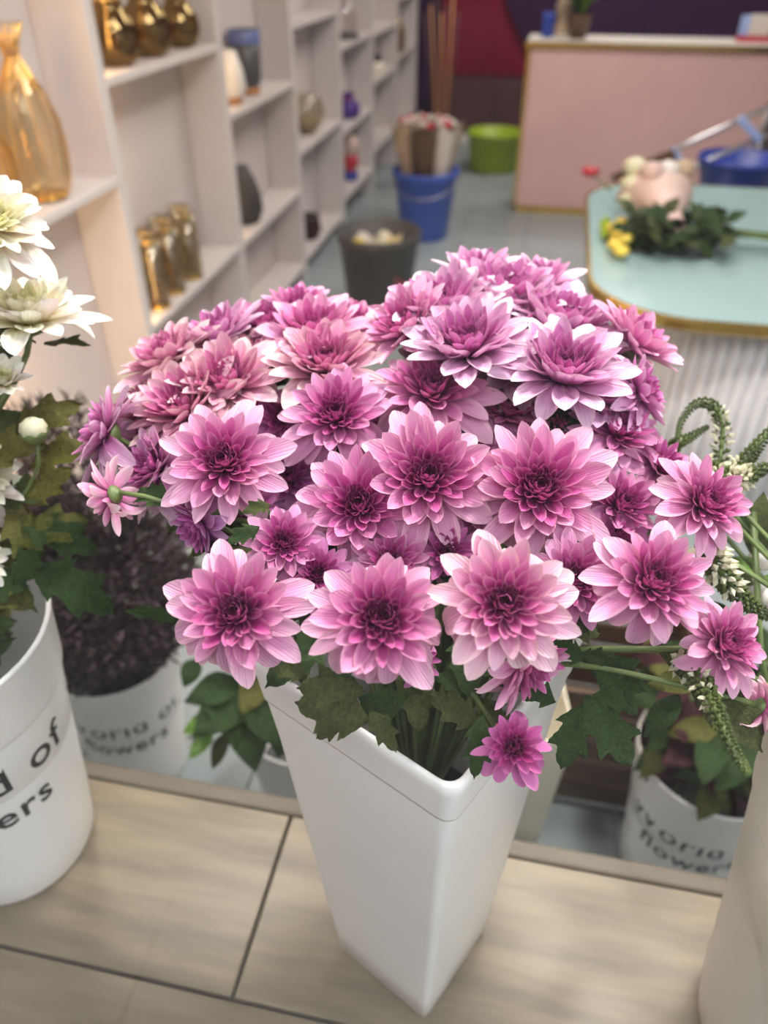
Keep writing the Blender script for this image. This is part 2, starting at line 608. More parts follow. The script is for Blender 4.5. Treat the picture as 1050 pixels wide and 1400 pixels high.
def center_mesh(pal):
    """the tight eye of the bloom: small hooded florets, too many to count"""
    vs, fs, cs = [], [], []
    N = 24
    for i in range(N):
        q = (i + .5) / N
        phi = i * GOLD
        el = math.radians(86 - 26 * q)
        L = .10 + .14 * q
        rb = .10 * math.sqrt(q)
        zb = .20 - .05 * q * q
        R = Matrix.Rotation(phi, 3, 'Z') @ Matrix.Rotation(-el, 3, 'Y')
        base = Matrix.Rotation(phi, 3, 'Z') @ Vector((rb, 0, zb))
        c0, c1, c2 = pal[0][0], pal[0][1], lerp3(pal[0][2], pal[1][1], q)
        n0 = len(vs)
        for a, t in enumerate((0, .45, .8, 1)):
            hw = (.02, .045, .04, .012)[a] * (.7 + .5 * q)
            zz = (.0, .0, .05, .12)[a] * L * 1.6
            for s in (-1, 0, 1):
                vs.append(base + R @ Vector((L * t, hw * s, zz + abs(s) * hw * .8)))
                cs.append((*lerp3(lerp3(tuple(c * .8 for c in c0), c1, q), c2, t * q), 1))
        for a in range(3):
            for s in range(2):
                fs.append((n0 + a * 3 + s, n0 + a * 3 + s + 1, n0 + a * 3 + s + 4, n0 + a * 3 + s + 3))
    # dark button under the florets
    n0 = len(vs)
    for a in range(5):
        th = a / 4 * PI / 2
        for j in range(12):
            vs.append(Vector((.16 * math.cos(th) * math.cos(j * PI / 6), .16 * math.cos(th) * math.sin(j * PI / 6), .02 + .18 * math.sin(th))))
            cs.append((*tuple(c * .5 for c in pal[0][0]), 1))
    for a in range(4):
        for j in range(12):
            k = (j + 1) % 12
            fs.append((n0 + a * 12 + j, n0 + a * 12 + k, n0 + a * 12 + 12 + k, n0 + a * 12 + 12 + j))
    me = mesh('floret_center', vs, fs, True)
    ca = me.color_attributes.new('Col', 'FLOAT_COLOR', 'POINT')
    for i, c in enumerate(cs):
        ca.data[i].color = c
    me.materials.append(M['petal'])
    return me


CENTER = {'pink': center_mesh(PINK), 'white': center_mesh([((.5, .5, .06), (.62, .64, .14), (.75, .72, .3), (.8, .8, .4))] + WHITE[1:])}
cb = MB()
cb.lathe([(.035, -.20), (.07, -.17), (.20, -.10), (.27, -.01), (.24, .03)], 14)
CALYX = mesh('calyx', cb.v, cb.f, True)
CALYX.materials.append(M['stem'])


def leaf_mesh(name, m, lobes=5, deep=.5, width=.5, seed=0, curl=.3, serr=.08, fold=.25):
    r = random.Random(seed)
    nu = 36
    vs, fs = [], []
    x = z = 0
    for i in range(nu + 1):
        t = i / nu
        ang = .25 - curl * 2 * t
        if i:
            x += math.cos(ang) / nu
            z += math.sin(ang) / nu
        env = math.sin(PI * min(1, t ** .8)) ** .95 if 0 < t < 1 else 0
        ph = (lobes * t * .62 + .08) % 1.0
        lob = 1 - deep * (1 - ph if ph > .3 else .7 * (1 - ph / .3) + (.7 * ph / .3)) if lobes > 1 else 1
        saw = serr * ((i % 3) / 2 - .4)
        hw = width / 2 * max(.012, env * lob + saw * env)
        for s in (-1, -.5, 0, .5, 1):
            sw = .22 * abs(s) * (env if lobes > 1 else .2)
            vs.append((x + sw * hw * 2, hw * s, z + fold * abs(s) * hw + .03 * math.sin(9 * t + 3 * s + seed)))
    for i in range(nu):
        for j in range(4):
            fs.append((i * 5 + j, i * 5 + j + 1, i * 5 + j + 6, i * 5 + j + 5))
    me = mesh(name, vs, fs, True)
    me.materials.append(M[m])
    return me


LEAF = {k: [leaf_mesh('leaf', k, 5, .62, .66, v, .15 + .2 * v, .05) for v in range(3)] for k in ('leaf', 'leaf_dark', 'leaf_olive')}
PLAIN = {k: [leaf_mesh('leaf', k, 1, 0, .36, v, .1 + .2 * v, .03) for v in range(3)] for k in ('leaf_dark', 'leaf_olive', 'leaf_bright', 'burgundy', 'leaf')}


def frame_quat(xdir, zhint):
    xd = xdir.normalized()
    zd = (zhint - xd * zhint.dot(xd))
    if zd.length < 1e-4:
        zd = Vector((0, 0, 1)) - xd * xd.z
    zd.normalize()
    yd = zd.cross(xd)
    return Matrix((xd, yd, zd)).transposed().to_quaternion()


def put_leaf(me, p0, p1, parent, zhint=None, wide=1.0):
    o = link('leaf', me, None, parent)
    d = p1 - p0
    pl = Vector((0, 0, 0))
    q = parent
    while q:
        pl += q.location
        q = q.parent
    o.location = p0 - pl
    o.rotation_mode = 'QUATERNION'
    o.rotation_quaternion = frame_quat(d, zhint if zhint else Vector((rnd.uniform(-.3, .3), rnd.uniform(-.6, 0), 1)))
    L = d.length
    o.scale = (L, L * wide, L)
    return o


def bloom_head(root, P, n, R, kind='pink', tint=(1, 1, 1), openv=1.0, outer=62, droop=.0, seed=0, lean=None):
    """petals, eye and calyx of one bloom; P = centre, n = way it faces, R = radius"""
    r = random.Random(seed)
    q0 = n.normalized().to_track_quat('Z', 'Y') @ Quaternion((0, 0, 1), r.uniform(0, 6.28))
    O = P - root.location - n.normalized() * R * .12
    sets = SETS[kind]
    tn = (*tint, 1)
    c = link('floret_center', CENTER[kind], None, root, O)
    c.rotation_mode = 'QUATERNION'
    c.rotation_quaternion = q0
    c.scale = (R, R, R)
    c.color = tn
    stuff(c)
    k = link('calyx', CALYX, None, root, O)
    k.rotation_mode = 'QUATERNION'
    k.rotation_quaternion = q0
    k.scale = (R, R, R)
    outer = int(outer * 1.55)
    for i in range(outer):
        q = (i + .5) / outer
        phi = (i + 24) * GOLD + r.uniform(-.12, .12)
        cls = 0 if q < .40 else 1 if q < .62 else 2 if q < .80 else 3
        me = r.choice(sets[cls][:4])
        el = 74 - 68 * q ** .80 * openv + r.uniform(-6, 6)
        L = (.23 + .74 * q ** 1.45) * r.uniform(.9, 1.08)
        wy = (.115 + .29 * q ** 1.5) / (L * .42) * r.uniform(.88, 1.12)
        if q > .80:
            el -= r.uniform(0, 16) * droop + 3
            if r.random() < droop * .7:
                me = r.choice(sets[3][4:])
        rb = .085 + .115 * q ** .8
        zb = .17 - .15 * q
        rot = q0 @ Quaternion((0, 0, 1), phi) @ Quaternion((0, 1, 0), -math.radians(el)) @ Quaternion((1, 0, 0), r.uniform(-.22, .22))
        o = link('petal', me, None, root)
        o.location = O + (q0 @ Quaternion((0, 0, 1), phi)) @ Vector((rb * R, 0, zb * R))
        o.rotation_mode = 'QUATERNION'
        o.rotation_quaternion = rot
        o.scale = (L * R, L * R * wy, L * R)
        v = r.uniform(.92, 1.06)
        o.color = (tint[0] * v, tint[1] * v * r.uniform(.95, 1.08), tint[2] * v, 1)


def stem_mesh(root, pts, rad=.0028, name='stem', m='stem'):
    b = MB()
    b.tube([p - root.location for p in pts], rad, 7)
    return b.build(name, m, root, True)


# ------------------------------------------------------------------ tall square vase
VC = Vector((-.053, .445, PZ))
VROT = math.radians(52) + YAW


def rsq(c, half, rad, z, n=5, rot=VROT):
    out = []
    for k in range(4):
        a0 = k * PI / 2
        cx, cy = (half - rad) * (1 if k in (0, 3) else -1), (half - rad) * (1 if k < 2 else -1)
        for i in range(n + 1):
            a = a0 + PI / 2 * i / n
            x, y = cx + rad * math.cos(a), cy + rad * math.sin(a)
            out.append(Vector((c.x + x * math.cos(rot) - y * math.sin(rot), c.y + x * math.sin(rot) + y * math.cos(rot), c.z + z)))
    return out


def square_vase(c, h, b, t, m, label, rot=VROT, cat='vase', tc=None):
    root = empty('flower_vase', label, cat, c)
    o = MB()
    z0 = Vector((0, 0, 0))
    tc = tc or z0
    pr = [(0, b - .004, .006), (.004, b, .008)]
    for k in range(1, 9):
        f = k / 9
        pr.append((h * f * .9, b + (t - .004 - b) * f * .95, .008 + .004 * f))
    pr += [(h * .899, b + (t - .004 - b) * .99, .0128), (h * .905, t - .0045, .013), (h * .908, t - .0025, .013), (h * .914, t - .0023, .013), (h * .975, t + .0008, .014), (h * .985, t + .001, .014), (h * .995, t, .014), (h, t - .003, .013), (h * .996, t - .005, .012)]
    o.loft([rsq(z0 + tc * (z / h), hf, rd, z, rot=rot) for z, hf, rd in pr], True, True)
    body = o.build('body', m, root, True)
    i = MB()
    i.loft([rsq(z0 + tc * (z / h), hf, rd, z, rot=rot) for z, hf, rd in [(h * .996, t - .005, .012), (h * .9, t - .008, .011), (.06, b - .004, .008)]], True, False, True)
    i.build('inner_wall', m, root, True)
    wtr = MB()
    wtr.loft([rsq(z0 + tc * .5, b * .5 + t * .5 - .012, .01, h * .5, rot=rot)], True, False, True)
    wtr.build('water', 'water', root)
    return root


VH = .52
square_vase(VC, VH, .066, .104, 'white_plastic', 'tall white square tapered vase holding the pink chrysanthemums', tc=Vector((-.006, .008, 0)))
MOUTH = VC + Vector((.0, .0, VH))

# ------------------------------------------------------------------ pink chrysanthemums
BC = MOUTH + Vector((.0, .05, -.02))
DUST = (1.0, 1.18, .95)
PALE = (1.08, 1.28, 1.08)
LAV = (.95, 1.16, 1.10)  # on rear blooms, the pane's pale reflection veil is put into this tint
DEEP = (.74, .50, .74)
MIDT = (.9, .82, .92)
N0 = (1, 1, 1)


def depth(x, y):
    if y > 860:
        return .52
    d = .50 + (850 - y) / 450 * .26
    d += .00022 * max(0, 330 - x)
    return d


# px x, px y, px diameter, depth offset, facing weights (toward camera, right, up), tint, outer petals, droop, label
B = [
    (322, 838, 178, .00, (1, -.25, .25), N0, 60, .6, 'large pink chrysanthemum lowest at the left front of the bouquet, above the white vase shoulder'),
    (522, 845, 188, -.01, (1, 0, .30), N0, 60, .8, 'large pink chrysanthemum at the front centre with long petals hanging over the vase mouth'),
    (690, 825, 182, -.02, (1, .1, .30), PALE, 62, .5, 'large pale pink chrysanthemum at the front, right above the small hanging magenta one'),
    (893, 795, 158, .00, (.8, .40, .5), N0, 62, .7, 'pink chrysanthemum at the right front with a clump of twisted hanging petals'),
    (992, 880, 124, .02, (.8, .75, .30), N0, 60, .6, 'pink chrysanthemum at the far right front on a long bare slanting stem'),
    (703, 1022, 98, .01, (1, -.1, .45), (.84, .48, .80), 44, .9, 'small deep magenta chrysanthemum hanging lowest against the vase corner'),
    (737, 668, 184, .00, (.9, .12, .45), N0, 66, .3, 'large full pink chrysanthemum in the middle right of the bouquet'),
    (585, 652, 180, .00, (.95, .05, .50), N0, 62, .5, 'pink chrysanthemum at the very centre of the bouquet with one broad petal folded down'),
    (492, 690, 160, .025, (.9, -.1, .40), (.95, .85, .95), 58, .6, 'pink chrysanthemum tucked behind the left side of the central bloom'),
    (306, 632, 158, -.01, (.85, -.15, .55), N0, 60, .5, 'bright pink chrysanthemum in the middle left with a single petal hanging straight down'),
    (590, 533, 158, .00, (.55, .05, .9), N0, 60, .4, 'upright pink chrysanthemum opening upward, above the central bloom'),
    (460, 568, 138, .00, (.7, -.05, .75), MIDT, 58, .3, 'deep pink chrysanthemum left of the upright bloom, in the upper middle'),
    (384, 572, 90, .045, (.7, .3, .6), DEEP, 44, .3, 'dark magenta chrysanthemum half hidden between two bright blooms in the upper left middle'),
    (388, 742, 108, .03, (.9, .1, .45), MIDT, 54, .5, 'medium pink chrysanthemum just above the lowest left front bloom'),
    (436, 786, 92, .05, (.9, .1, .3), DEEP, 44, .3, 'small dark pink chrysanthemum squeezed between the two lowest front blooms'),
    (964, 688, 134, .02, (.72, .62, .45), N0, 60, .5, 'round pink chrysanthemum at the right edge below the green flower spikes'),
    (786, 792, 132, .035, (.9, .2, .35), MIDT, 56, .4, 'shaded pink chrysanthemum behind the right front blooms'),
    (722, 905, 150, .04, (.45, .35, -.35), N0, 44, .9, 'pink chrysanthemum bending down under the pale front bloom, seen from its side'),
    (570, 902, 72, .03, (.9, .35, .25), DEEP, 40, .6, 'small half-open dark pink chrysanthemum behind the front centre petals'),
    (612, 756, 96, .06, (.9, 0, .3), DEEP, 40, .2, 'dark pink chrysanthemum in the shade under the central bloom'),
    (1044, 966, 78, .03, (.1, .6, -.25), PALE, 40, .4, 'half seen pale pink chrysanthemum bud at the right border above the cream bucket'),
    (846, 590, 122, .03, (.45, .4, .85), MIDT, 58, .4, 'deep pink chrysanthemum high on the right below the pale rear blooms'),
    (694, 560, 124, .04, (.2, .15, 1), N0, 56, .3, 'pink chrysanthemum seen edge-on right beside the upright bloom'),
    (772, 585, 112, .04, (.35, .2, .9), MIDT, 56, .3, 'rose pink chrysanthemum in the right middle behind the full bloom'),
    (850, 690, 118, .05, (.7, .5, .5), MIDT, 54, .4, 'dark rose chrysanthemum wedged left of the round right edge bloom'),
    (905, 640, 118, .06, (.3, .7, .7), MIDT, 54, .4, 'rose chrysanthemum behind the round right edge bloom'),
    (142, 592, 134, .00, (.1, -.9, .45), LAV, 56, .8, 'pale pink chrysanthemum farthest out on the left with splayed drooping petals'),
    (255, 558, 150, .02, (.35, -.45, .85), DUST, 62, .4, 'dusty pink chrysanthemum on the left side, full and flat'),
    (232, 492, 132, .04, (.05, -.5, .9), DUST, 60, .4, 'dusty pink chrysanthemum at the upper left edge, beside the shelving'),
    (300, 462, 124, .05, (0, -.35, 1), LAV, 58, .3, 'pink chrysanthemum at the upper left with two tall pale petals'),
    (212, 640, 130, .03, (.45, -.7, .35), LAV, 58, .6, 'mauve pink chrysanthemum low on the left side'),
    (152, 678, 92, .01, (-.1, -.8, -.35), PALE, 40, .9, 'small drooping pink chrysanthemum at the lower left on its own side stem'),
    (272, 718, 112, .05, (.4, -.4, -.3), (.9, .86, 1.12), 48, .8, 'purplish pink chrysanthemum hanging below the middle left bloom'),
    (312, 525, 140, .02, (.35, -.2, .9), DUST, 62, .3, 'salmon pink chrysanthemum with a tight dome, left of the dark magenta one'),
    (432, 458, 138, .03, (.05, -.05, 1), N0, 60, .3, 'pink chrysanthemum at the top left of the middle, against the shelves'),
    (366, 448, 112, .07, (.0, -.2, 1), MIDT, 56, .3, 'rose chrysanthemum at the back, left of the top centre gap'),
    (446, 500, 148, .01, (.25, 0, .95), DUST, 62, .4, 'pale salmon chrysanthemum in the upper middle left of the gap'),
    (190, 560, 120, .05, (.1, -.7, .7), DUST, 56, .5, 'dusty rose chrysanthemum tucked behind the farthest left bloom'),
    (604, 425, 158, .00, (.05, -.15, 1), LAV, 62, .3, 'lilac-veiled pink chrysanthemum at the top centre of the rear clump'),
    (690, 410, 165, .03, (.0, .05, 1), LAV, 62, .3, 'lilac-veiled pink chrysanthemum at the crown of the rear clump'),
    (556, 448, 128, -.01, (.25, -.5, .75), N0, 56, .6, 'pink chrysanthemum at the left end of the rear clump with petals reaching left'),
    (640, 475, 158, -.03, (.25, -.1, .95), LAV, 62, .4, 'pale lilac-veiled chrysanthemum in the middle of the rear clump'),
    (765, 445, 160, .02, (.05, .2, 1), LAV, 62, .3, 'lilac-veiled chrysanthemum on the right of the rear clump, near the table'),
    (770, 510, 168, -.03, (.25, .1, .95), LAV, 64, .4, 'broad pale lilac-veiled chrysanthemum at the front of the rear clump'),
    (868, 470, 124, .02, (.05, .6, .8), N0, 58, .4, 'pink chrysanthemum at the right end of the rear clump, against the fluted table'),
    (876, 535, 116, .01, (.2, .75, .35), (1, 1.1, 1.15), 56, .8, 'mauve pink chrysanthemum drooping at the lower right of the rear clump'),
    (700, 505, 130, .02, (.2, 0, 1), LAV, 56, .3, 'lilac-veiled chrysanthemum deep between the two front rear-clump blooms'),
    (820, 545, 124, .02, (.3, .35, .8), (1, 1.15, 1.2), 56, .6, 'mauve chrysanthemum under the broad pale lilac-veiled one'),
    (655, 378, 110, .05, (0, 0, 1), LAV, 54, .2, 'lilac-veiled chrysanthemum farthest back at the peak of the bouquet'),
    (735, 388, 110, .05, (0, .1, 1), LAV, 54, .2, 'lilac-veiled chrysanthemum at the back right of the peak'),
    (642, 600, 110, .06, (.4, 0, .9), MIDT, 50, .3, 'rose pink chrysanthemum hidden between the three central blooms'),
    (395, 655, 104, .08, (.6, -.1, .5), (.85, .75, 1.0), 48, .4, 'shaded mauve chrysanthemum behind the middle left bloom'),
    (535, 770, 120, .06, (.7, 0, .3), (1, 1, 1.05), 50, .6, 'pale pink chrysanthemum hidden above the front centre bloom'),
    (285, 590, 110, .07, (.3, -.3, .8), DUST, 50, .3, 'dusty pink chrysanthemum sunk behind the bright middle left bloom'),
    (205, 600, 110, .05, (.3, -.6, .6), LAV, 52, .5, 'mauve chrysanthemum between the farthest left bloom and the flat dusty one'),
    (272, 505, 110, .05, (.1, -.4, .9), DUST, 52, .3, 'small salmon chrysanthemum between the upper left dusty blooms'),
    (355, 500, 118, .06, (.2, -.1, 1), DUST, 52, .3, 'salmon chrysanthemum sunk under the rose bloom at the back left'),
    (250, 655, 110, .06, (.5, -.5, .4), LAV, 50, .5, 'mauve chrysanthemum behind the middle left bloom, low on the left'),
    (410, 425, 100, .07, (0, 0, 1), MIDT, 50, .2, 'rose chrysanthemum peeping up behind the top left of the middle'),
    (480, 445, 105, .07, (.0, .3, 1), N0, 50, .3, 'pink chrysanthemum at the left side of the top centre gap'),
    (650, 690, 105, .07, (.9, 0, .4), MIDT, 48, .3, 'rose chrysanthemum in the narrow gap between the central and the full bloom'),
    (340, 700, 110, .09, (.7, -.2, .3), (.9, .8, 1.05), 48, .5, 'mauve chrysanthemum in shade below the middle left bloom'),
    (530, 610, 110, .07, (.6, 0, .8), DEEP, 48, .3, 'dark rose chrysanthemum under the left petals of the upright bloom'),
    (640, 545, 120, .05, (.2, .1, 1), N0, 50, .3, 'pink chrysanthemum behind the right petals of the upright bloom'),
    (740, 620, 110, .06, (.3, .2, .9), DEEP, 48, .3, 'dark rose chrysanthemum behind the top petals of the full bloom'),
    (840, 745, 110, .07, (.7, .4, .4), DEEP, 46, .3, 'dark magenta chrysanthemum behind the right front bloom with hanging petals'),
    (815, 480, 120, .04, (.05, .3, 1), LAV, 52, .3, 'lilac-veiled chrysanthemum filling the right of the rear clump'),
    (600, 495, 110, .03, (.1, -.2, 1), LAV, 52, .3, 'lilac-veiled chrysanthemum low at the left of the rear clump'),
    (700, 450, 130, .02, (.1, 0, 1), LAV, 54, .3, 'lilac-veiled chrysanthemum at the heart of the rear clump'),
]
GP = 'pink chrysanthemums in the square vase'
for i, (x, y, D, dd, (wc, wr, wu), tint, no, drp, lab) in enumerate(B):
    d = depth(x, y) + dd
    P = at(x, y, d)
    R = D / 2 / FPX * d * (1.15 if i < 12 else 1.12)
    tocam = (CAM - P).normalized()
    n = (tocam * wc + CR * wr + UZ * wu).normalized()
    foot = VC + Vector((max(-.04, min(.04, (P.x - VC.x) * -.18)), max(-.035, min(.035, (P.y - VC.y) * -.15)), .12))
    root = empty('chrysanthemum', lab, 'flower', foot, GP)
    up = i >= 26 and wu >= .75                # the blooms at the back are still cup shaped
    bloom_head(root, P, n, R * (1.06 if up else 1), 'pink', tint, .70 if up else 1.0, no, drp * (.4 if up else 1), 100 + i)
    mp = MOUTH + Vector((max(-.06, min(.06, (P.x - MOUTH.x) * .3)), max(-.045, min(.055, (P.y - MOUTH.y) * .3)), -.02))
    b0 = P - n * R * .30
    nd = (n * .6 + (P - MOUTH).normalized() * .6).normalized()
    pts = bez(b0, b0 - nd * .07, mp + (mp - foot).normalized() * .07, mp, 10) + [foot + (mp - foot) * .5, foot]
    st = stem_mesh(root, pts, .0027 if D > 100 else .0022)
    for k in range(2):
        p0 = pts[2 + 3 * k]
        away = (P - BC)
        away.z *= .3
        dr = (away.normalized() * .8 + Vector((rnd.uniform(-.6, .6), rnd.uniform(-.6, .6), rnd.uniform(-.5, .3)))).normalized()
        put_leaf(rnd.choice(LEAF['leaf_dark' if (i + k) % 2 else 'leaf']), p0, p0 + dr * rnd.uniform(.045, .065), st)
    EXTRA = {
        1: [((500, 945), (404, 938), .0, 'leaf', 1.1), ((505, 985), (400, 962), .01, 'leaf', 1.25), ((478, 985), (428, 1008), .012, 'leaf', 1.0), ((505, 970), (542, 1030), .015, 'leaf', .9), ((560, 950), (470, 985), .03, 'leaf_dark', .9)],
        5: [((660, 975), (648, 1066), .02, 'leaf_dark', .8), ((655, 990), (580, 950), .03, 'leaf', 1), ((640, 940), (590, 925), .03, 'leaf_dark', 1)],
        3: [((800, 950), (862, 1048), .03, 'leaf_dark', 1.1), ((800, 960), (765, 1055), .03, 'leaf_dark', 1.0), ((810, 950), (868, 962), .03, 'leaf_dark', 1.1), ((760, 960), (700, 930), .05, 'leaf_dark', 1)],
        0: [((420, 925), (365, 905), .02, 'leaf', 1.0), ((450, 890), (400, 860), .03, 'leaf_dark', 1.2), ((410, 900), (360, 870), .05, 'leaf', 1.2)],
        17: [((800, 900), (745, 880), .06, 'leaf_dark', 1), ((790, 900), (840, 900), .06, 'leaf_dark', 1)],
        9: [((355, 720), (310, 745), .06, 'leaf_dark', 1), ((370, 690), (330, 700), .05, 'leaf', 1)],
    }
    for (a, b_, do, mk, wd) in EXTRA.get(i, []):
        q0 = at(a[0], a[1], .53 + do)
        q1 = at(b_[0], b_[1], .52 + do)
        put_leaf(rnd.choice(LEAF[mk]), q0, q1, st, (CAM - q0).normalized() + UZ * .6, wd)


# ------------------------------------------------------------------ round buckets with lettering
def bent_text(txt, size, zc, rfun, az, parent, spacing=1.15, m='black_print'):
    cu = bpy.data.curves.new('lettering', 'FONT')
    cu.body = txt
    cu.size = size
    cu.align_x = 'CENTER'
    cu.space_character = spacing
    cu.offset = size * .012
    cu.resolution_u = 3
    ob = bpy.data.objects.new('lettering', cu)
    COL.objects.link(ob)
    dg = bpy.context.evaluated_depsgraph_get()
    me = bpy.data.meshes.new_from_object(ob.evaluated_get(dg))
    bpy.data.objects.remove(ob)
    bm = bmesh.new()
    bm.from_mesh(me)
    for _ in range(2):
        le = [e for e in bm.edges if e.calc_length() > size * .2]
        if le:
            bmesh.ops.subdivide_edges(bm, edges=le, cuts=2)
            bmesh.ops.triangulate(bm, faces=bm.faces)
    for v in bm.verts:
        zz = zc + v.co.y
        r = rfun(zz) + .0012
        a = az + v.co.x / r
        v.co = (r * math.cos(a), r * math.sin(a), zz)
    bm.to_mesh(me)
    bm.free()
    me.materials.clear()
    return link('lettering', me, m, parent)


def bucket(loc, label, h=.40, rb=.100, rt=.126, rc=.137, az=None, text=True, m='white_plastic', collar=.09, tsize=.068, name='flower_bucket', zt=None):
    root = empty(name, label, 'bucket', loc, None)
    rf = lambda z: rb + (rt - rb) * max(0, z) / (h - collar)
    b = MB()
    prof = [(rb - .012, 0), (rb - .004, .003), (rb, .012)] + [(rf(z), z) for z in (.06, .12, .2, .26, h - collar - .004)]
    prof += [(rt + .003, h - collar), (rt + .006, h - collar + .01), (rc, h - .004), (rc + .002, h), (rc - .003, h + .001)]
    b.lathe(prof, 56, cap0=True)
    b.build('body', m, root, True)
    i = MB()
    i.lathe([(rc - .003, h + .001), (rt + .002, h - collar), (rf(.05) - .004, .05)], 56, cap1=True)
    i.build('inner_wall', m, root, True)
    wtr = MB()
    wtr.lathe([(rf(h * .5) - .004, h * .5)], 40, cap1=True)
    wtr.build('water', 'water', root)
    if text:
        zt = zt or (h * .62)
        bent_text('World of', tsize, zt, rf, az, root, 1.08)
        bent_text('flowers', tsize * .86, zt - .06, rf, az, root, 1.1)
    return root


def az_of(c, px, py, Z):
    p = onz(px, py, Z)
    return math.atan2(p.y - c[1], p.x - c[0])


LB = Vector((-.608, .468, PZ))
bucket(LB, 'white round flower bucket with lettering, nearest on the left, on the tiled ledge', az=math.radians(-53), zt=.238, tsize=.061)
BL = Vector((-.785, .985, 0))
bucket(BL, 'white lettered bucket on the shop floor behind the left ledge bucket, full of dried heather', az=math.radians(-66), zt=.252)
BR = Vector((.425, .965, 0))
bucket(BR, 'white lettered bucket on the shop floor at the right, with burgundy foliage', az=math.radians(-100), zt=.25)
BM_ = Vector((-.335, .92, 0))
bucket(BM_, 'plain white bucket with cream base, hidden low behind the square vase on the left', text=False)
RB = Vector((.395, .425, PZ))
bucket(RB, 'plain cream flared bucket at the lower right, closest to the window', h=.47, rb=.112, rt=.152, rc=.162, text=False, m='pale_cream', collar=.08)
square_vase(Vector((.045, 1.0, 0)), .43, .085, .11, 'cream_plastic', 'cream square vase on the floor, just right of the tall white vase', rot=math.radians(12))
# brown crate shape standing in for a reflection in the window pane
cr = empty('reflection_crate', 'brown slatted crate shape standing in for a window reflection between cream vase and lettered bucket', 'reflection stand-in', (.25, 1.22, 0))
for k in range(5):
    for sy in (-1, 1):
        box('slat', (0, sy * .14, .05 + k * .075), (.36, .012, .062), 'brown', cr, .002)
    for sx in (-1, 1):
        box('slat', (sx * .174, 0, .05 + k * .075), (.012, .27, .062), 'brown', cr, .002)
for sx in (-1, 1):
    for sy in (-1, 1):
        box('post', (sx * .158, sy * .124, .19), (.02, .02, .38), 'brown', cr)
box('bottom_board', (0, 0, .02), (.33, .26, .012), 'brown', cr)

# ------------------------------------------------------------------ white chrysanthemums in the left bucket
WB = [
    (-22, 300, 195, .66, (.35, .45, .65), 64, .5, 'large creamy white chrysanthemum highest at the left border'),
    (38, 432, 190, .72, (-.05, .15, 1), 62, .2, 'white chrysanthemum seen from the side with yellow glowing base petals'),
    (2, 520, 84, .70, (.3, .3, .8), 40, .0, 'half-open greenish white chrysanthemum bud under the side-on bloom'),
    (-32, 650, 150, .74, (.6, .6, .3), 56, .6, 'white chrysanthemum at the left border, halfway down'),
    (-34, 762, 110, .74, (.6, .6, .2), 48, .6, 'white chrysanthemum lowest at the left border, just above the bucket'),
]
for i, (x, y, D, d, (wc, wr, wu), no, drp, lab) in enumerate(WB):
    P = at(x, y, d)
    R = D / 2 / FPX * d
    n = ((CAM - P).normalized() * wc + CR * wr + UZ * wu).normalized()
    foot = LB + Vector((.0 - .015 * i + .03, .01 * i - .02, .1))
    root = empty('white_chrysanthemum', lab, 'flower', foot, 'white chrysanthemums in the left bucket')
    bloom_head(root, P, n, R, 'white', N0, .55 if i == 2 else (.8 if i == 1 else 1), no, drp, 300 + i)
    top = LB + Vector((.02 * i - .04, .01, .4))
    b0 = P - n * R * .25
    pts = bez(b0, b0 - n * .06, top + UZ * .1, top, 10) + [foot]
    st = stem_mesh(root, pts, .003)
    for k in range(6):
        p0 = pts[min(10, 3 + k)]
        dr = Vector((rnd.uniform(-.2, 1), rnd.uniform(-.5, .7), rnd.uniform(-.35, .4))).normalized()
        put_leaf(rnd.choice(LEAF['leaf_olive' if k % 3 else 'leaf_dark']), p0, p0 + dr * rnd.uniform(.06, .11), st)
    if i == 4:
        for a, b_, mk, wd in [((40, 775), (165, 835), 'leaf_dark', .9), ((20, 745), (120, 700), 'leaf_olive', 1), ((30, 690), (105, 640), 'leaf_olive', 1), ((20, 800), (60, 740), 'leaf_dark', 1), ((40, 640), (130, 600), 'leaf_olive', .9), ((30, 720), (140, 750), 'leaf_dark', .9), ((20, 600), (110, 540), 'leaf_olive', .9), ((170, 835), (250, 848), 'leaf_dark', .5), ((-40, 800), (40, 800), 'leaf_dark', 1.2), ((-30, 830), (20, 780), 'leaf_olive', 1.2), ((-60, 790), (10, 820), 'leaf_dark', 1.2), ((10, 700), (60, 770), 'leaf_olive', 1.2), ((0, 560), (60, 620), 'leaf_dark', 1.1), ((0, 690), (70, 660), 'leaf_dark', 1.1)]:
            q0, q1 = at(*a, .76), at(*b_, .76)
            put_leaf(rnd.choice(LEAF[mk]), q0, q1, st, (CAM - q0).normalized() + UZ * .6, wd)
        for k in range(26):
            an = k * 2.4
            q0 = LB + Vector((.035 * math.cos(an), .035 * math.sin(an), .30 + .004 * k))
            rr = .075 + .045 * ((k * 7) % 5) / 4
            q1 = LB + Vector((rr * math.cos(an), rr * math.sin(an), .385 + .05 * ((k * 3) % 4) / 3))
            put_leaf(rnd.choice(LEAF['leaf_dark' if k % 3 else 'leaf_olive']), q0, q1, st, UZ - FH * .5, 1.2)
    if i == 1:
        q0 = at(60, 470, .74)
        put_leaf(LEAF['leaf_dark'][0], q0, at(125, 478, .74), st, UZ, .9)
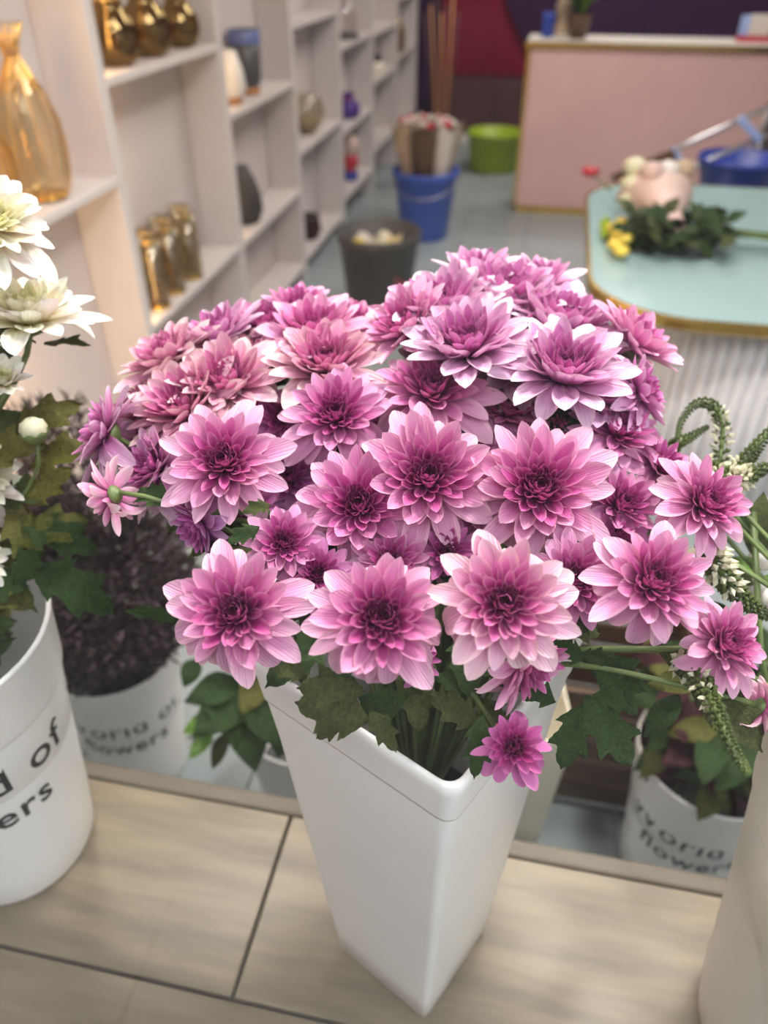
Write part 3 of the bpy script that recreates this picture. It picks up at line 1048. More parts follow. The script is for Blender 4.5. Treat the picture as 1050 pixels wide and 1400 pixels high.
# closed round bud
P = at(46, 588, .72)
foot = LB + Vector((.02, .03, .12))
root = empty('flower_bud', 'tiny round greenish yellow closed bud between white blooms and heather', 'flower bud', foot, None)
b = MB()
b.lathe([(.001, -.012), (.008, -.009), (.0125, 0), (.010, .008), (.004, .012), (.001, .0125)], 14, ribs=7, amp=.08)
o = b.build('bud', 'spikewhite', root, True, P - foot)
b = MB()
b.lathe([(.002, -.016), (.009, -.010), (.0135, -.002), (.012, .001)], 12)
b.build('calyx', 'stem', root, True, P - foot)
stem_mesh(root, bez(P - UZ * .015, P - UZ * .08, LB + Vector((.05, .02, .5)), LB + Vector((.03, .02, .4)), 8) + [foot], .0018)


# ------------------------------------------------------------------ dried heather
def sprays(name, m, parent, cen, rad, n, ln, seed, up=.5, thick=.0035, clip=None):
    r = random.Random(seed)
    b = MB()
    for _ in range(n):
        while True:
            v = Vector((r.uniform(-1, 1), r.uniform(-1, 1), r.uniform(-1, 1)))
            if .15 < v.length < 1:
                break
        p = Vector((cen[0] + v.x * rad[0], cen[1] + v.y * rad[1], cen[2] + v.z * rad[2])) - parent.location
        d = Vector((v.x + r.uniform(-.7, .7), v.y + r.uniform(-.7, .7), up + r.uniform(-.5, .6))).normalized()
        L = ln * r.uniform(.6, 1.3)
        a = d.cross(Vector((r.random(), r.random(), r.random()))).normalized() * thick
        c = d.cross(a).normalized() * thick
        k = len(b.v)
        m1 = p + d * L * .45
        b.v += [tuple(p), tuple(m1 + a), tuple(m1 - a * .5 + c), tuple(m1 - a * .5 - c), tuple(p + d * L)]
        b.f += [(k, k + 1, k + 2), (k, k + 2, k + 3), (k, k + 3, k + 1), (k + 4, k + 2, k + 1), (k + 4, k + 3, k + 2), (k + 4, k + 1, k + 3)]
    return stuff(b.build(name, m, parent))


hb = empty('heather_bunch', 'big bunch of dark purplish dried heather filling the floor bucket at the left', 'dried flowers', BL + Vector((0, 0, .1)))
for k in range(14):
    a = k * 2.4
    rr = .03 + .012 * (k % 6)
    top = BL + Vector((rr * 2.4 * math.cos(a), rr * 2.4 * math.sin(a), .62 + .05 * (k % 4)))
    stem_mesh(hb, [BL + Vector((rr * .8 * math.cos(a), rr * .8 * math.sin(a), .1)), BL + Vector((rr * math.cos(a), rr * math.sin(a), .42)), top], .0025, m='heather')
sprays('florets', 'heather', hb, BL + Vector((.0, 0, .56)), (.20, .18, .20), 5600, .034, 5, thick=.0030)
sprays('florets', 'heather_pale', hb, BL + Vector((.0, 0, .58)), (.21, .19, .21), 3000, .034, 6, thick=.0024)
sprays('florets', 'heather', hb, BL + Vector((-.02, .05, .80)), (.19, .16, .13), 1500, .035, 7, thick=.003)

# ------------------------------------------------------------------ green plant in the middle floor bucket
gp_ = empty('leafy_greenery', 'dark green broad leaved greenery hanging over the plain white floor bucket', 'foliage', BM_ + Vector((0, 0, .15)))
gst = [stem_mesh(gp_, [BM_ + Vector((.02 * k - .04, 0, .15)), BM_ + Vector((.03 * k - .06, -.01, .45)), BM_ + Vector((-.10 + .05 * k, -.05, .6))], .004) for k in range(4)]
gl = [((330, 950), (350, 1058), 'leaf_dark', 1.1), ((340, 940), (265, 1010), 'leaf_dark', 1.2), ((330, 930), (250, 960), 'leaf_dark', 1.1), ((345, 930), (395, 1030), 'leaf_dark', 1.2), ((300, 930), (310, 1010), 'leaf_dark', 1.2), ((360, 920), (330, 980), 'leaf_olive', 1.2), ((300, 980), (247, 1000), 'leaf_bright', 1.1), ((290, 1000), (258, 1038), 'leaf_bright', 1.0), ((320, 985), (272, 985), 'leaf', 1), ((310, 1000), (288, 1055), 'leaf', .8), ((370, 900), (300, 900), 'leaf_dark', 1.3), ((380, 950), (360, 1010), 'leaf_dark', 1.3), ((270, 900), (250, 940), 'leaf_dark', 1.3), ((340, 880), (270, 880), 'leaf_dark', 1.3), ((390, 980), (380, 1040), 'leaf_dark', 1.2)]
for k, (a, b_, mk, wd) in enumerate(gl):
    q0, q1 = at(*a, 1.30), at(*b_, 1.27)
    put_leaf(rnd.choice(PLAIN[mk]), q0, q1, gst[k % 4], (CAM - q0).normalized() + UZ * .5, wd * 1.35)

# ------------------------------------------------------------------ burgundy foliage in the right floor bucket
bf = empty('burgundy_foliage', 'dark burgundy and green foliage with red touches in the right lettered bucket', 'foliage', BR + Vector((0, 0, .12)))
for k in range(10):
    a = k * 2.4
    tp = BR + Vector((.09 * math.cos(a), .09 * math.sin(a), .52 + .02 * (k % 5)))
    st = stem_mesh(bf, [BR + Vector((.03 * math.cos(a), .03 * math.sin(a), .12)), BR + Vector((.05 * math.cos(a), .05 * math.sin(a), .4)), tp], .003)
    for j in range(13):
        p0 = BR + Vector((.06 * math.cos(a), .06 * math.sin(a), .40)) + (tp - BR - Vector((.06 * math.cos(a), .06 * math.sin(a), .40))) * (j / 12)
        aa = a + rnd.uniform(-1.4, 1.4)
        dr = Vector((math.cos(aa), math.sin(aa), rnd.uniform(-.55, .3)))
        mk = ('burgundy', 'burgundy', 'leaf_dark', 'leaf_olive')[(j + k) % 4]
        put_leaf(rnd.choice(PLAIN[mk]), p0, p0 + dr.normalized() * rnd.uniform(.07, .12), st, None, 1.3)
for k, (x, y) in enumerate([(938, 1000), (946, 1008), (985, 1030), (992, 1040), (975, 1012), (930, 1012), (998, 1020)]):
    b = MB()
    b.lathe([(.001, -.012), (.009, -.007), (.013, 0), (.009, .008), (.001, .011)], 10, ribs=5, amp=.1)
    b.build('red_floret', 'red', bf, True, at(x, y, 1.36) - bf.location)


# ------------------------------------------------------------------ green-white flower spikes at the right
def spike(label, pts, r0, foot, seed, dens=230, white=.5, grp='green flower spikes in the cream bucket'):
    root = empty('flower_spike', label, 'flower', foot, grp)
    P = [Vector(p) for p in pts]
    # resample
    fine = []
    for i in range(len(P) - 1):
        a = P[max(i - 1, 0)]
        d = P[min(i + 2, len(P) - 1)]
        for k in range(6):
            t = k / 6
            t2, t3 = t * t, t * t * t
            fine.append(.5 * ((2 * P[i]) + (P[i + 1] - a) * t + (2 * a - 5 * P[i] + 4 * P[i + 1] - d) * t2 + (3 * P[i] - a - 3 * P[i + 1] + d) * t3))
    fine.append(P[-1])
    n = len(fine)
    mo = RB + Vector((-.07, .05, .52)) + (foot - RF) * 1.2
    st = stem_mesh(root, bez(foot, foot.lerp(mo, .7), mo, fine[0], 8)[:-1] + fine, .0022)
    r = random.Random(seed)
    g, wq = MB(), MB()
    for i in range(dens):
        t = i / dens
        idx = min(n - 2, int(t * (n - 1)))
        f = t * (n - 1) - idx
        p = fine[idx].lerp(fine[idx + 1], f)
        tg = (fine[idx + 1] - fine[idx]).normalized()
        ph = i * GOLD
        u = tg.cross(Vector((.3, .2, .9))).normalized()
        v = tg.cross(u)
        out = (u * math.cos(ph) + v * math.sin(ph))
        rr = r0 * (1 - .75 * t)
        q = p + out * rr * .45 - root.location
        d = (out + tg * .5).normalized()
        tgt = wq if (t < .45 and r.random() < white) else g
        L = rr * (1.5 if tgt is wq else 1.0)
        a = d.cross(tg).normalized() * rr * .34
        c = d.cross(a).normalized() * rr * .34
        k = len(tgt.v)
        m1 = q + d * L * .55
        tgt.v += [tuple(q), tuple(m1 + a), tuple(m1 + c), tuple(m1 - a), tuple(m1 - c), tuple(q + d * L)]
        for s in range(4):
            e = (s + 1) % 4
            tgt.f += [(k, k + 1 + e, k + 1 + s), (k + 5, k + 1 + s, k + 1 + e)]
    stuff(g.build('buds', 'spikegreen', root, False))
    if wq.v:
        stuff(wq.build('florets', 'spikewhite', root, False))
    return root


RF = RB + Vector((-.02, .02, .12))
spike('green flower spike hooked over like a cane, in front of the fluted table', [at(1000, 700, .74), at(985, 640, .75), at(988, 585, .76), at(975, 555, .76), at(952, 552, .76), at(932, 575, .76), at(926, 600, .76)], .0085, RF, 1)
spike('short dark green flower spike pointing right beside the hooked one', [at(905, 660, .78), at(920, 612, .77), at(945, 597, .77), at(968, 583, .77)], .0085, RF + Vector((.0, .03, 0)), 2, 150, .2)
spike('green spike with cream florets rising to the right border', [at(980, 690, .72), at(1005, 650, .72), at(1035, 610, .72), at(1070, 570, .72)], .011, RF + Vector((.01, 0, 0)), 3, 200, .8)
spike('green spike with cream florets behind the round right edge bloom', [at(960, 640, .73), at(1010, 655, .70), at(1045, 640, .70), at(1080, 640, .7)], .010, RF + Vector((.02, 0, 0)), 4, 180, .8)
spike('drooping green flower spike with tiny buds hanging over the cream bucket', [at(930, 900, .57), at(955, 925, .54), at(978, 970, .505), at(1000, 1020, .48), at(1024, 1058, .47)], .0085, RF + Vector((-.02, 0, 0)), 5, 260, .3)
spike('dark green flower spike arching right between two right edge blooms', [at(960, 740, .66), at(990, 790, .65), at(1030, 830, .65), at(1075, 850, .65)], .012, RF + Vector((.03, .01, 0)), 6, 220, .5)
rg = empty('leafy_greenery', 'green leafy stem at the right border below the flower spikes', 'foliage', RF + Vector((.03, .03, 0)))
rst = stem_mesh(rg, [rg.location, at(1040, 900, .7), at(1030, 700, .72)], .003)
for a, b_, mk in [((1035, 720), (1000, 690), 'leaf_dark'), ((1030, 760), (1045, 670), 'leaf'), ((1040, 780), (1000, 760), 'leaf_bright'), ((1035, 740), (1075, 700), 'leaf_dark'), ((1030, 800), (990, 770), 'leaf'), ((1040, 850), (1000, 900), 'leaf_dark'), ((1040, 790), (1080, 800), 'leaf_bright'), ((1030, 720), (1060, 760), 'leaf'), ((1000, 850), (960, 820), 'leaf_dark'), ((1010, 880), (940, 860), 'leaf_olive'), ((960, 900), (900, 880), 'leaf_dark'), ((960, 930), (880, 940), 'leaf_olive'), ((930, 950), (880, 1010), 'leaf_dark')]:
    q0, q1 = at(*a, .74), at(*b_, .74)
    put_leaf(rnd.choice(PLAIN[mk]), q0, q1, rst, (CAM - q0).normalized() + UZ * .5, 1.2)
for k, (x, y) in enumerate([(1042, 765), (1030, 800), (1050, 700), (1048, 820)]):
    P = at(x, y, .78)
    b = MB()
    b.lathe([(.001, -.014), (.006, -.01), (.012, 0), (.013, .008), (.006, .013), (.001, .012)], 12, ribs=6, amp=.15)
    b.build('white_floret', 'white_ceramic', rg, True, P - rg.location)

# ------------------------------------------------------------------ table with fluted base
TZ = .75
TX0, TX1, TY0, TY1 = .155, 1.35, 2.125, 3.62


def rrect(x0, x1, y0, y1, rad, z, n=10):
    out = []
    for (cx, cy, a0) in ((x1 - rad, y1 - rad, 0), (x0 + rad, y1 - rad, PI / 2), (x0 + rad, y0 + rad, PI), (x1 - rad, y0 + rad, 1.5 * PI)):
        for i in range(n + 1):
            a = a0 + PI / 2 * i / n
            out.append(Vector((cx + rad * math.cos(a), cy + rad * math.sin(a), z)))
    return out


tbl = empty('work_table', 'round-cornered table with pale teal top, gold rim and fluted white base', 'table', ((TX0 + TX1) / 2, (TY0 + TY1) / 2, 0))
tl = tbl.location
sh = lambda ring: [p - tl for p in ring]
b = MB()
b.loft([sh(rrect(TX0 + .012, TX1 - .012, TY0 + .012, TY1 - .012, .3, z)) for z in (TZ - .02, TZ)], True, True, True)
b.build('table_top', 'teal_glass', tbl)
b = MB()
b.loft([sh(rrect(TX0 + e, TX1 - e, TY0 + e, TY1 - e, .305, z)) for e, z in ((.012, TZ + .001), (.002, TZ + .002), (0, TZ - .004), (0, TZ - .03), (.004, TZ - .034), (.03, TZ - .034))], True)
b.build('rim', 'gold', tbl)
bx0, bx1, by0, by1, brd = TX0 + .22, TX1 - .2, TY0 + .10, TY1 - .2, .34
b = MB()
b.loft([sh(rrect(bx0, bx1, by0, by1, brd, z, 10)) for z in (.02, TZ - .03)], True)
b.build('base_core', 'flute', tbl)
per = rrect(bx0, bx1, by0, by1, brd, 0, 24)
dense = []
for i in range(len(per)):
    p, q = per[i], per[(i + 1) % len(per)]
    m_ = max(1, int((q - p).length / .004))
    dense += [p.lerp(q, k / m_) for k in range(m_)]
tot = sum((dense[i] - dense[(i + 1) % len(dense)]).length for i in range(len(dense)))
nfl = int(tot / .036)
fm = MB()
fm.loft([[(.0165 * math.cos(a * PI / 8), .0165 * math.sin(a * PI / 8), z) for a in range(16)] for z in (.02, TZ - .032)], True, True, True)
fme = mesh('flute', fm.v, fm.f, True)
fme.materials.append(M['flute'])
acc, nxt = 0, 0
for i in range(len(dense)):
    if acc >= nxt:
        link('flute', fme, None, tbl, dense[i] - tl)
        nxt += tot / nfl
    acc += (dense[i] - dense[(i + 1) % len(dense)]).length

# flowers lying on the table
P0 = onz(880, 320, TZ + .05)
bq = empty('yellow_flower_bunch', 'bunch of leafy yellow flowers lying on the teal table', 'flowers', Vector((P0.x, P0.y, TZ)))
for k in range(9):
    y0 = rnd.uniform(-.05, .06)
    stem_mesh(bq, [bq.location + Vector((-.02, y0, .05)), bq.location + Vector((.25, y0 * .6 + .03, .05 + .01 * (k % 3))), bq.location + Vector((.62, y0 + .06, .025 + .012 * (k % 4)))], .005, m='stem')
for k in range(120):
    p = bq.location + Vector((rnd.uniform(-.06, .26), rnd.uniform(-.10, .12), rnd.uniform(.02, .11)))
    d = Vector((rnd.uniform(-1, 1), rnd.uniform(-1, 1), rnd.uniform(-.3, .6))).normalized()
    if p.z + d.z * .07 < TZ:
        d.z = .2
    put_leaf(rnd.choice(PLAIN['leaf_dark' if k % 3 else 'leaf']), p, p + d * .085, bq, None, 1.5)
for k in range(9):
    b = MB()
    b.lathe([(.002, -.02), (.018, -.012), (.026, .0), (.02, .014), (.004, .02)], 12, ribs=6, amp=.12)
    b.build('yellow_bloom', 'yellow', bq, True, Vector((-.06 - .02 * rnd.random() - (.02 if k % 2 else 0), -.13 + .028 * k, .03 + .012 * (k % 3))))
wr = empty('wrapped_bouquet', 'pinkish paper wrapped bouquet lying on the far side of the teal table', 'bouquet', Vector((.30, 2.86, TZ)))
b = MB()
rings = []
for k, (t, r_) in enumerate([(0, .03), (.1, .035), (.22, .07), (.36, .12), (.42, .13)]):
    rings.append([Vector((.12 - .08 * t + r_ * math.cos(a * PI / 12) * (1 + .08 * math.sin(a * 3)), -.2 + t, .10 + r_ * .75 * math.sin(a * PI / 12))) for a in range(24)])
b.loft(rings, True)
b.build('paper_wrap', 'pinkish', wr, True)
for k in range(12):
    b = MB()
    b.lathe([(.002, -.03), (.03, -.02), (.042, 0), (.03, .025), (.004, .035)], 12, ribs=6, amp=.1)
    b.build('bloom', ('spikewhite', 'pinkish', 'white_ceramic', 'tan_paper')[k % 4], wr, True, Vector((.0 + .055 * (k % 4), .14 + .03 * (k % 3), .08 + .05 * (k // 4))))
for k in range(6):
    b = MB()
    b.lathe([(.002, -.015), (.016, 0), (.003, .018)], 10, ribs=5, amp=.1)
    b.build('green_bloom', 'lime', wr, True, Vector((-.09 + .01 * (k % 2), -.10 + .03 * k, .03)))
rc_ = empty('carnation_stem', 'small red carnation lying at the left far edge of the teal table', 'flower', onz(806, 242, TZ))
b = MB()
b.lathe([(.002, .0), (.02, .005), (.038, .02), (.032, .035), (.004, .04)], 14, ribs=7, amp=.12)
b.build('bloom', 'red', rc_, True)
stem_mesh(rc_, [rc_.location + Vector((0, 0, .012)), rc_.location + Vector((.05, -.10, .008)), rc_.location + Vector((.08, -.22, .006))], .004)

# tube frame standing in for a street reflection in the pane
tr = empty('reflection_frame', 'grey tube frame with light blue clips standing in for a window reflection behind the table', 'trolley', Vector((.42, 4.2, 0)))
e0, e1 = Vector((.30, 4.2, .62)), Vector((1.05, 4.25, 1.0))
for dz in (0, -.13):
    b = MB()
    b.tube([e0 + Vector((0, 0, dz)) - tl * 0 - tr.location, e1 + Vector((0, 0, dz)) - tr.location], .013, 10)
    b.build('tube', 'steel', tr, True)
b = MB()
b.tube([e1 - tr.location, e1 + Vector((.04, 0, -.06)) - tr.location, e1 + Vector((0, 0, -.13)) - tr.location], .013, 10)
b.build('grip', 'grey_plastic', tr, True)
for t in (.42, .8):
    p = e0.lerp(e1, t) - tr.location
    o = box('clip', p + Vector((0, -.015, -.06)), (.035, .02, .15), 'lightblue', tr, .004)
    o.rotation_euler = (0, -.9, 0)
o = box('brown_pad', e0.lerp(e1, .22) - tr.location + Vector((0, -.01, -.05)), (.30, .03, .12), 'brown', tr, .006)
o.rotation_euler = (0, -.47, 0)
b = MB()
for x in (-.05, .2):
    b.tube([Vector((x, 0, .02)), Vector((x, 0, .60 + x * .4))], .012, 8)
b.build('support', 'steel', tr, True)
for x in (-.05, .2):
    b = MB()
    b.lathe([(.04, -.012), (.05, -.008), (.05, .008), (.04, .012)], 16, cap0=True, cap1=True)
    o = b.build('wheel', 'black', tr, True, (x, 0, .05))
    o.rotation_euler = (PI / 2, 0, 0)

# ------------------------------------------------------------------ counter
CY = 5.77
ct = empty('shop_counter', 'pink stone shop counter with gold trimmed edges at the back', 'counter', (.55, CY, 0))
box('front_panel', (.0, .16, .54), (1.52, .32, .98), 'pink_stone', ct, .004)
box('top', (.0, .16, 1.045), (1.56, .36, .03), 'white_ceramic', ct, .004)
box('gold_edge', (0, -.012, 1.035), (1.58, .025, .03), 'gold', ct)
box('gold_corner', (-.765, -.006, .53), (.022, .022, .97), 'gold', ct)
box('plinth', (0, .16, .025), (1.50, .30, .05), 'gold', ct)
# items on the counter
cz = 1.06


def lathe_thing(name, label, cat, loc, parts, group=None):
    root = empty(name, label, cat, loc, group)
    for pn, m, prof, kw in parts:
        b = MB()
        b.lathe(prof, kw.pop('n', 28), **kw)
        b.build(pn, m, root, True)
    return root


pp = ony(790, 48, CY + .12)
fp = lathe_thing('flower_pot', 'brown pot of pink flower and bright green leaves on the counter', 'plant', (pp.x, CY + .12, cz), [('pot', 'brown', [(.05, 0), (.07, .10), (.075, .13)], dict(cap0=True)), ('bloom', 'pinkish', [(.004, .22), (.04, .25), (.045, .28), (.004, .31)], dict(ribs=7, amp=.1))])
for k in range(14):
    a = k * 2.4
    p0 = fp.location + Vector((0, 0, .13))
    put_leaf(rnd.choice(PLAIN['leaf_bright' if k % 2 else 'leaf_dark']), p0, p0 + Vector((.12 * math.cos(a), .12 * math.sin(a), .14 + .02 * (k % 4))), fp, None, 1.2)
pp = ony(766, 48, CY + .15)
lathe_thing('figurine', 'beige rounded figurine on the counter beside the flower pot', 'ornament', (pp.x, CY + .2, cz), [('body', 'tan_paper', [(.05, 0), (.055, .04), (.03, .1), (.05, .15), (.035, .2), (.004, .22)], dict(cap0=True)), ('base', 'white_ceramic', [(.06, 0), (.06, .012), (.05, .014)], dict(cap0=True))])
pp = ony(748, 48, CY + .15)
bb = tag(box('blue_box', (pp.x, CY + .16, cz + .06), (.07, .06, .12), 'deep_blue', bevel=.004), 'small dark blue box at the left end of the counter top', 'box')
box('lid', (0, 0, .064), (.074, .064, .014), 'blue_plastic', bb)
pp = ony(1035, 55, CY + .15)
wb = tag(box('card_holder', (pp.x, CY + .16, cz + .07), (.13, .06, .14), 'white_ceramic', bevel=.004), 'white card holder with red base at the right end of the counter', 'card holder')
box('base', (-.03, -.04, -.055), (.2, .04, .03), 'red', wb)
box('card', (-.09, 0, 0), (.05, .03, .13), 'lightblue', wb)

# black stand and blue tub on the right
bs = empty('black_stand', 'black metal stand with grey legs at the right border', 'stand', (1.25, 4.9, 0))
box('panel', (.12, .2, .65), (.3, .5, 1.2), 'black', bs, .006)
for y in (-.08, .4):
    b = MB()
    b.tube([Vector((-.06, y, 0)), Vector((-.05, y, .45)), Vector((-.08, y, .5)), Vector((-.02, y, .95))], .016, 8)
    b.build('leg', 'steel', bs, True)
def tub(name, label, loc, h, rb, rt, m, cat='bucket', handle=True):
    root = empty(name, label, cat, loc)
    b = MB()
    b.lathe([(rb - .01, 0), (rb, .01), (rb + (rt - rb) * .9, h * .9), (rt + .004, h * .91), (rt + .008, h - .006), (rt + .004, h), (rt - .004, h - .004), (rb - .006, .03)], 40, cap0=True, cap1=True)
    b.build('body', m, root, True)
    if handle:
        b = MB()
        b.tube([Vector(((rt + .01) * math.cos(a * PI / 10), -(.0 + rt * .35 * math.sin(a * PI / 10)) - 0, h * .93 - rt * .5 * math.sin(a * PI / 10))) + Vector((0, -rt * .8 * math.sin(a * PI / 10), 0)) for a in range(11)], .004, 6)
        b.build('handle', 'steel', root, True)
    return root


tub('blue_tub', 'deep blue plastic tub behind the right end of the table', (.89, 4.2, .48), .27, .13, .19, M['deep_blue'], handle=False)
stl = empty('low_stool', 'low grey stool carrying the deep blue tub behind the table', 'stool', (.89, 4.2, 0))
box('seat', (0, 0, .465), (.34, .34, .025), 'steel', stl, .004)
for sx in (-1, 1):
    for sy in (-1, 1):
        box('leg', (sx * .14, sy * .14, .227), (.025, .025, .454), 'steel', stl)

# ------------------------------------------------------------------ floor buckets at the back left
bt = tub('blue_bucket', 'bright blue bucket of wrapped flowers on the floor beside the shelving', (-.76, 5.1, 0), .42, .15, .205, M['blue_plastic'])
ws = empty('wrapped_flowers', 'paper wrapped brown and white flowers standing in the blue bucket', 'flowers', (-.76, 5.1, .05))
for k in range(7):
    a = k * 2.4
    p = Vector((.10 * math.cos(a), .10 * math.sin(a), .2))
    b = MB()
    b.loft([[p + Vector((.35 * p.x * t, .35 * p.y * t, t * .42)) + Vector(((.02 + .07 * t) * math.cos(j * PI / 8) * (1 + .12 * math.sin(j * 2)), (.02 + .07 * t) * math.sin(j * PI / 8), .03 * t * math.sin(j * 1.7))) for j in range(16)] for t in (0, .3, .7, 1)], True)
    b.build('paper_wrap', ('tan_paper', 'white_ceramic', 'brown', 'darkred')[k % 4], ws, True)
    for j in range(3):
        b = MB()
        b.lathe([(.002, -.02), (.02, -.01), (.03, .005), (.002, .03)], 10, ribs=5, amp=.12)
        b.build('bloom', ('pinkish', 'red', 'white_ceramic')[(j + k) % 3], ws, True, p * 1.25 + Vector((.03 * (j - 1), .03 * math.cos(j * 2), .38)))
# tall ornamental stems leaning at the end of the shelves
os_ = empty('dried_branches', 'tall reddish brown dried branches in front of the back wall', 'dried flowers', (-.88, 6.4, 0))
for k in range(7):
    stem_mesh(os_, [os_.location + Vector((.02 * (k % 3), .02 * k - .08, .0)), os_.location + Vector((-.03 + .02 * k, .02 * k - .08, .6)), os_.location + Vector((-.10 + .035 * k, .03 * k - .1, 1.15 + .05 * (k % 3)))], .008, m='woodbase' if k % 2 else 'darkred')
lp = onz(672, 238, 0)
lime = tub('lime_bin', 'lime green plastic bin on the floor by the back wall', (lp.x, lp.y + .15, 0), .30, .20, .23, M['lime'], 'bin', handle=False)
gb = tub('grey_bucket', 'large dark grey bucket of bouquets below the shelves, behind the pink flowers', (-.755, 3.62, 0), .48, .14, .195, M['grey_plastic'], handle=False)
wy = empty('yellow_wrapped_flowers', 'cream and yellow wrapped flowers inside the dark grey bucket', 'flowers', (-.755, 3.62, .06))
for k in range(5):
    a = k * 1.26
    p = Vector((.06 * math.cos(a), .06 * math.sin(a), .1))
    b = MB()
    b.loft([[p + Vector((.5 * p.x * t, .5 * p.y * t, t * .26)) + Vector(((.02 + .05 * t) * math.cos(j * PI / 7), (.02 + .05 * t) * math.sin(j * PI / 7), .02 * t * math.sin(j * 1.7))) for j in range(14)] for t in (0, .4, 1)], True)
    b.build('paper_wrap', ('yellow', 'cream_plastic', 'white_ceramic')[k % 3], wy, True)
rw = empty('red_wrapped_bouquet', 'red paper wrapped bouquet standing on the floor behind the rear pink blooms', 'bouquet', (-.40, 2.95, 0))
b = MB()
b.loft([[Vector((r_ * math.cos(j * PI / 10) * (1 + .15 * math.sin(j * 3)), r_ * math.sin(j * PI / 10), z + .03 * math.sin(j * 2.3) * (z > .3))) for j in range(20)] for r_, z in ((.04, 0), (.05, .15), (.09, .32), (.15, .46))], True, True)
b.build('paper_wrap', 'dull_red', rw, True)
for k in range(14):
    a = k * 2.4
    b = MB()
    b.lathe([(.002, -.02), (.025, -.012), (.034, .004), (.02, .018), (.002, .024)], 12, ribs=6, amp=.12)
    b.build('bloom', ('pinkish', 'white_ceramic')[k % 2], rw, True, Vector((.026 * math.sqrt(k) * math.cos(a), .026 * math.sqrt(k) * math.sin(a), .46)))

# ------------------------------------------------------------------ things on the shelves
def twist_vase(loc, label, h=.42, r=.085):
    root = empty('gold_glass_vase', label, 'vase', loc, 'amber glass vases with gold necks')
    prof = [(.05, 0), (.062, .01), (.076, .05), (r, .13), (.080, .20), (.055, .27), (.026, .325), (.018, .345)]
    prof = [(a, z * h / .42) for a, z in prof]
    b = MB()
    b.lathe(prof, 48, ribs=16, amp=.025, cap0=True)
    b.build('glass_body', 'amber', root, True)
    b = MB()
    b.lathe([(.056, .004), (.058, .01), (.056, .016)], 32, cap0=True, cap1=True)
    b.build('gold_base', 'gold', root, True)
    for k in range(14):
        b = MB()
        pts = []
        for z, rr in [(.27, .056), (.31, .034), (.345, .017), (.375, .022), (.42, .042)]:
            a = k * 2 * PI / 14 + (z - .27) * 9
            pts.append(Vector((rr * math.cos(a), rr * math.sin(a), z * h / .42)))
        b.tube(pts, .0032, 6)
        b.build('gold_wire', 'gold_wire', root, True)
    for k in range(8):
        b = MB()
        a = k * PI / 4
        b.tube([Vector(((rr + .001) * math.cos(a), (rr + .001) * math.sin(a), z)) for rr, z in prof], .0016, 5)
        b.build('gold_rib', 'gold_wire', root, True)
    return root


twist_vase(onx(60, 252, -1.38) * 1.0, 'tall amber ribbed glass vase with flared gold neck on the left shelf')
v2 = onx(-8, 290, -1.36)
twist_vase(Vector((v2.x, v2.y, 1.0)), 'second amber ribbed vase cut off by the left border', .36, .08)
for o in [o for o in COL.objects if o.name.startswith('gold_glass_vase')]:
    o.location.z = 1.0


def amber_bowl(loc, label, R_, m, grp):
    root = empty('amber_globe_vase', label, 'vase', loc, grp)
    b = MB()
    pr = [(R_ * .45, 0), (R_ * .8, R_ * .18), (R_, R_ * .75), (R_ * .93, R_ * 1.25), (R_ * .62, R_ * 1.75), (R_ * .5, R_ * 1.9), (R_ * .56, R_ * 2.05)]
    b.lathe(pr, 36, cap0=True)
    b.build('bowl', m, root, True)
    b = MB()
    b.lathe([(R_ * .56, R_ * 2.05), (R_ * .585, R_ * 2.07), (R_ * .55, R_ * 2.09)], 36)
    b.build('rim', 'gold', root, True)
    return root


for k, (px, R_) in enumerate([(160, .085), (205, .085), (248, .075)]):
    p = onx(px, 88 - k * 14, -1.385)
    amber_bowl((-1.385, p.y, 1.263), ['dark amber globe vase at the near end of the high shelf', 'dark amber globe vase in the middle of the high shelf', 'dark amber globe vase at the far end of the high shelf'][k], R_, 'amber_dark', 'amber globe vases on the high shelf')
gz = .50
for k, (x, y) in enumerate([(-1.395, 2.42), (-1.345, 2.50), (-1.41, 2.58), (-1.35, 2.65), (-1.41, 2.74), (-1.345, 2.81), (-1.405, 2.90)]):
    lab = ['nearest to the upright', 'second along, at the front', 'third along, at the back', 'in the middle of the row', 'fifth along, at the back', 'sixth along, at the front', 'at the far end of the row'][k]
    root = empty('glass_tumbler', 'smoky gold cylinder glass on the lower shelf, ' + lab, 'glass', (x, y, gz), 'smoky glasses on the lower shelf')
    b = MB()
    b.lathe([(.038, .012), (.042, .03), (.043, .245), (.041, .245), (.04, .035)], 24, cap0=True, cap1=True)
    b.build('cup', 'smoke', root, True)
    b = MB()
    b.lathe([(.040, 0), (.042, .004), (.038, .012)], 24, cap0=True)
    b.build('foot', 'gold', root, True)
    b = MB()
    b.lathe([(.043, .243), (.0445, .245), (.043, .247)], 24)
    b.build('rim', 'gold', root, True)
p = onx(290, 425, -1.37)
lathe_thing('steel_bowl', 'shiny steel bowl on the lowest shelf behind the pink flowers', 'bowl', (-1.385, 2.75, .10), [('bowl', 'chrome', [(.04, 0), (.07, .04), (.085, .11), (.088, .115), (.08, .11), (.05, .03)], dict(cap0=True, cap1=True)), ('foot', 'black', [(.045, 0), (.045, .01), (.04, .012)], dict())])
lathe_thing('steel_bowl', 'shiny steel bowl nearest the upright on the lowest shelf', 'bowl', (-1.385, 2.52, .10), [('bowl', 'chrome', [(.04, 0), (.07, .04), (.08, .10), (.082, .105), (.076, .10), (.05, .03)], dict(cap0=True, cap1=True)), ('foot', 'black', [(.045, 0), (.045, .01), (.04, .012)], dict())])
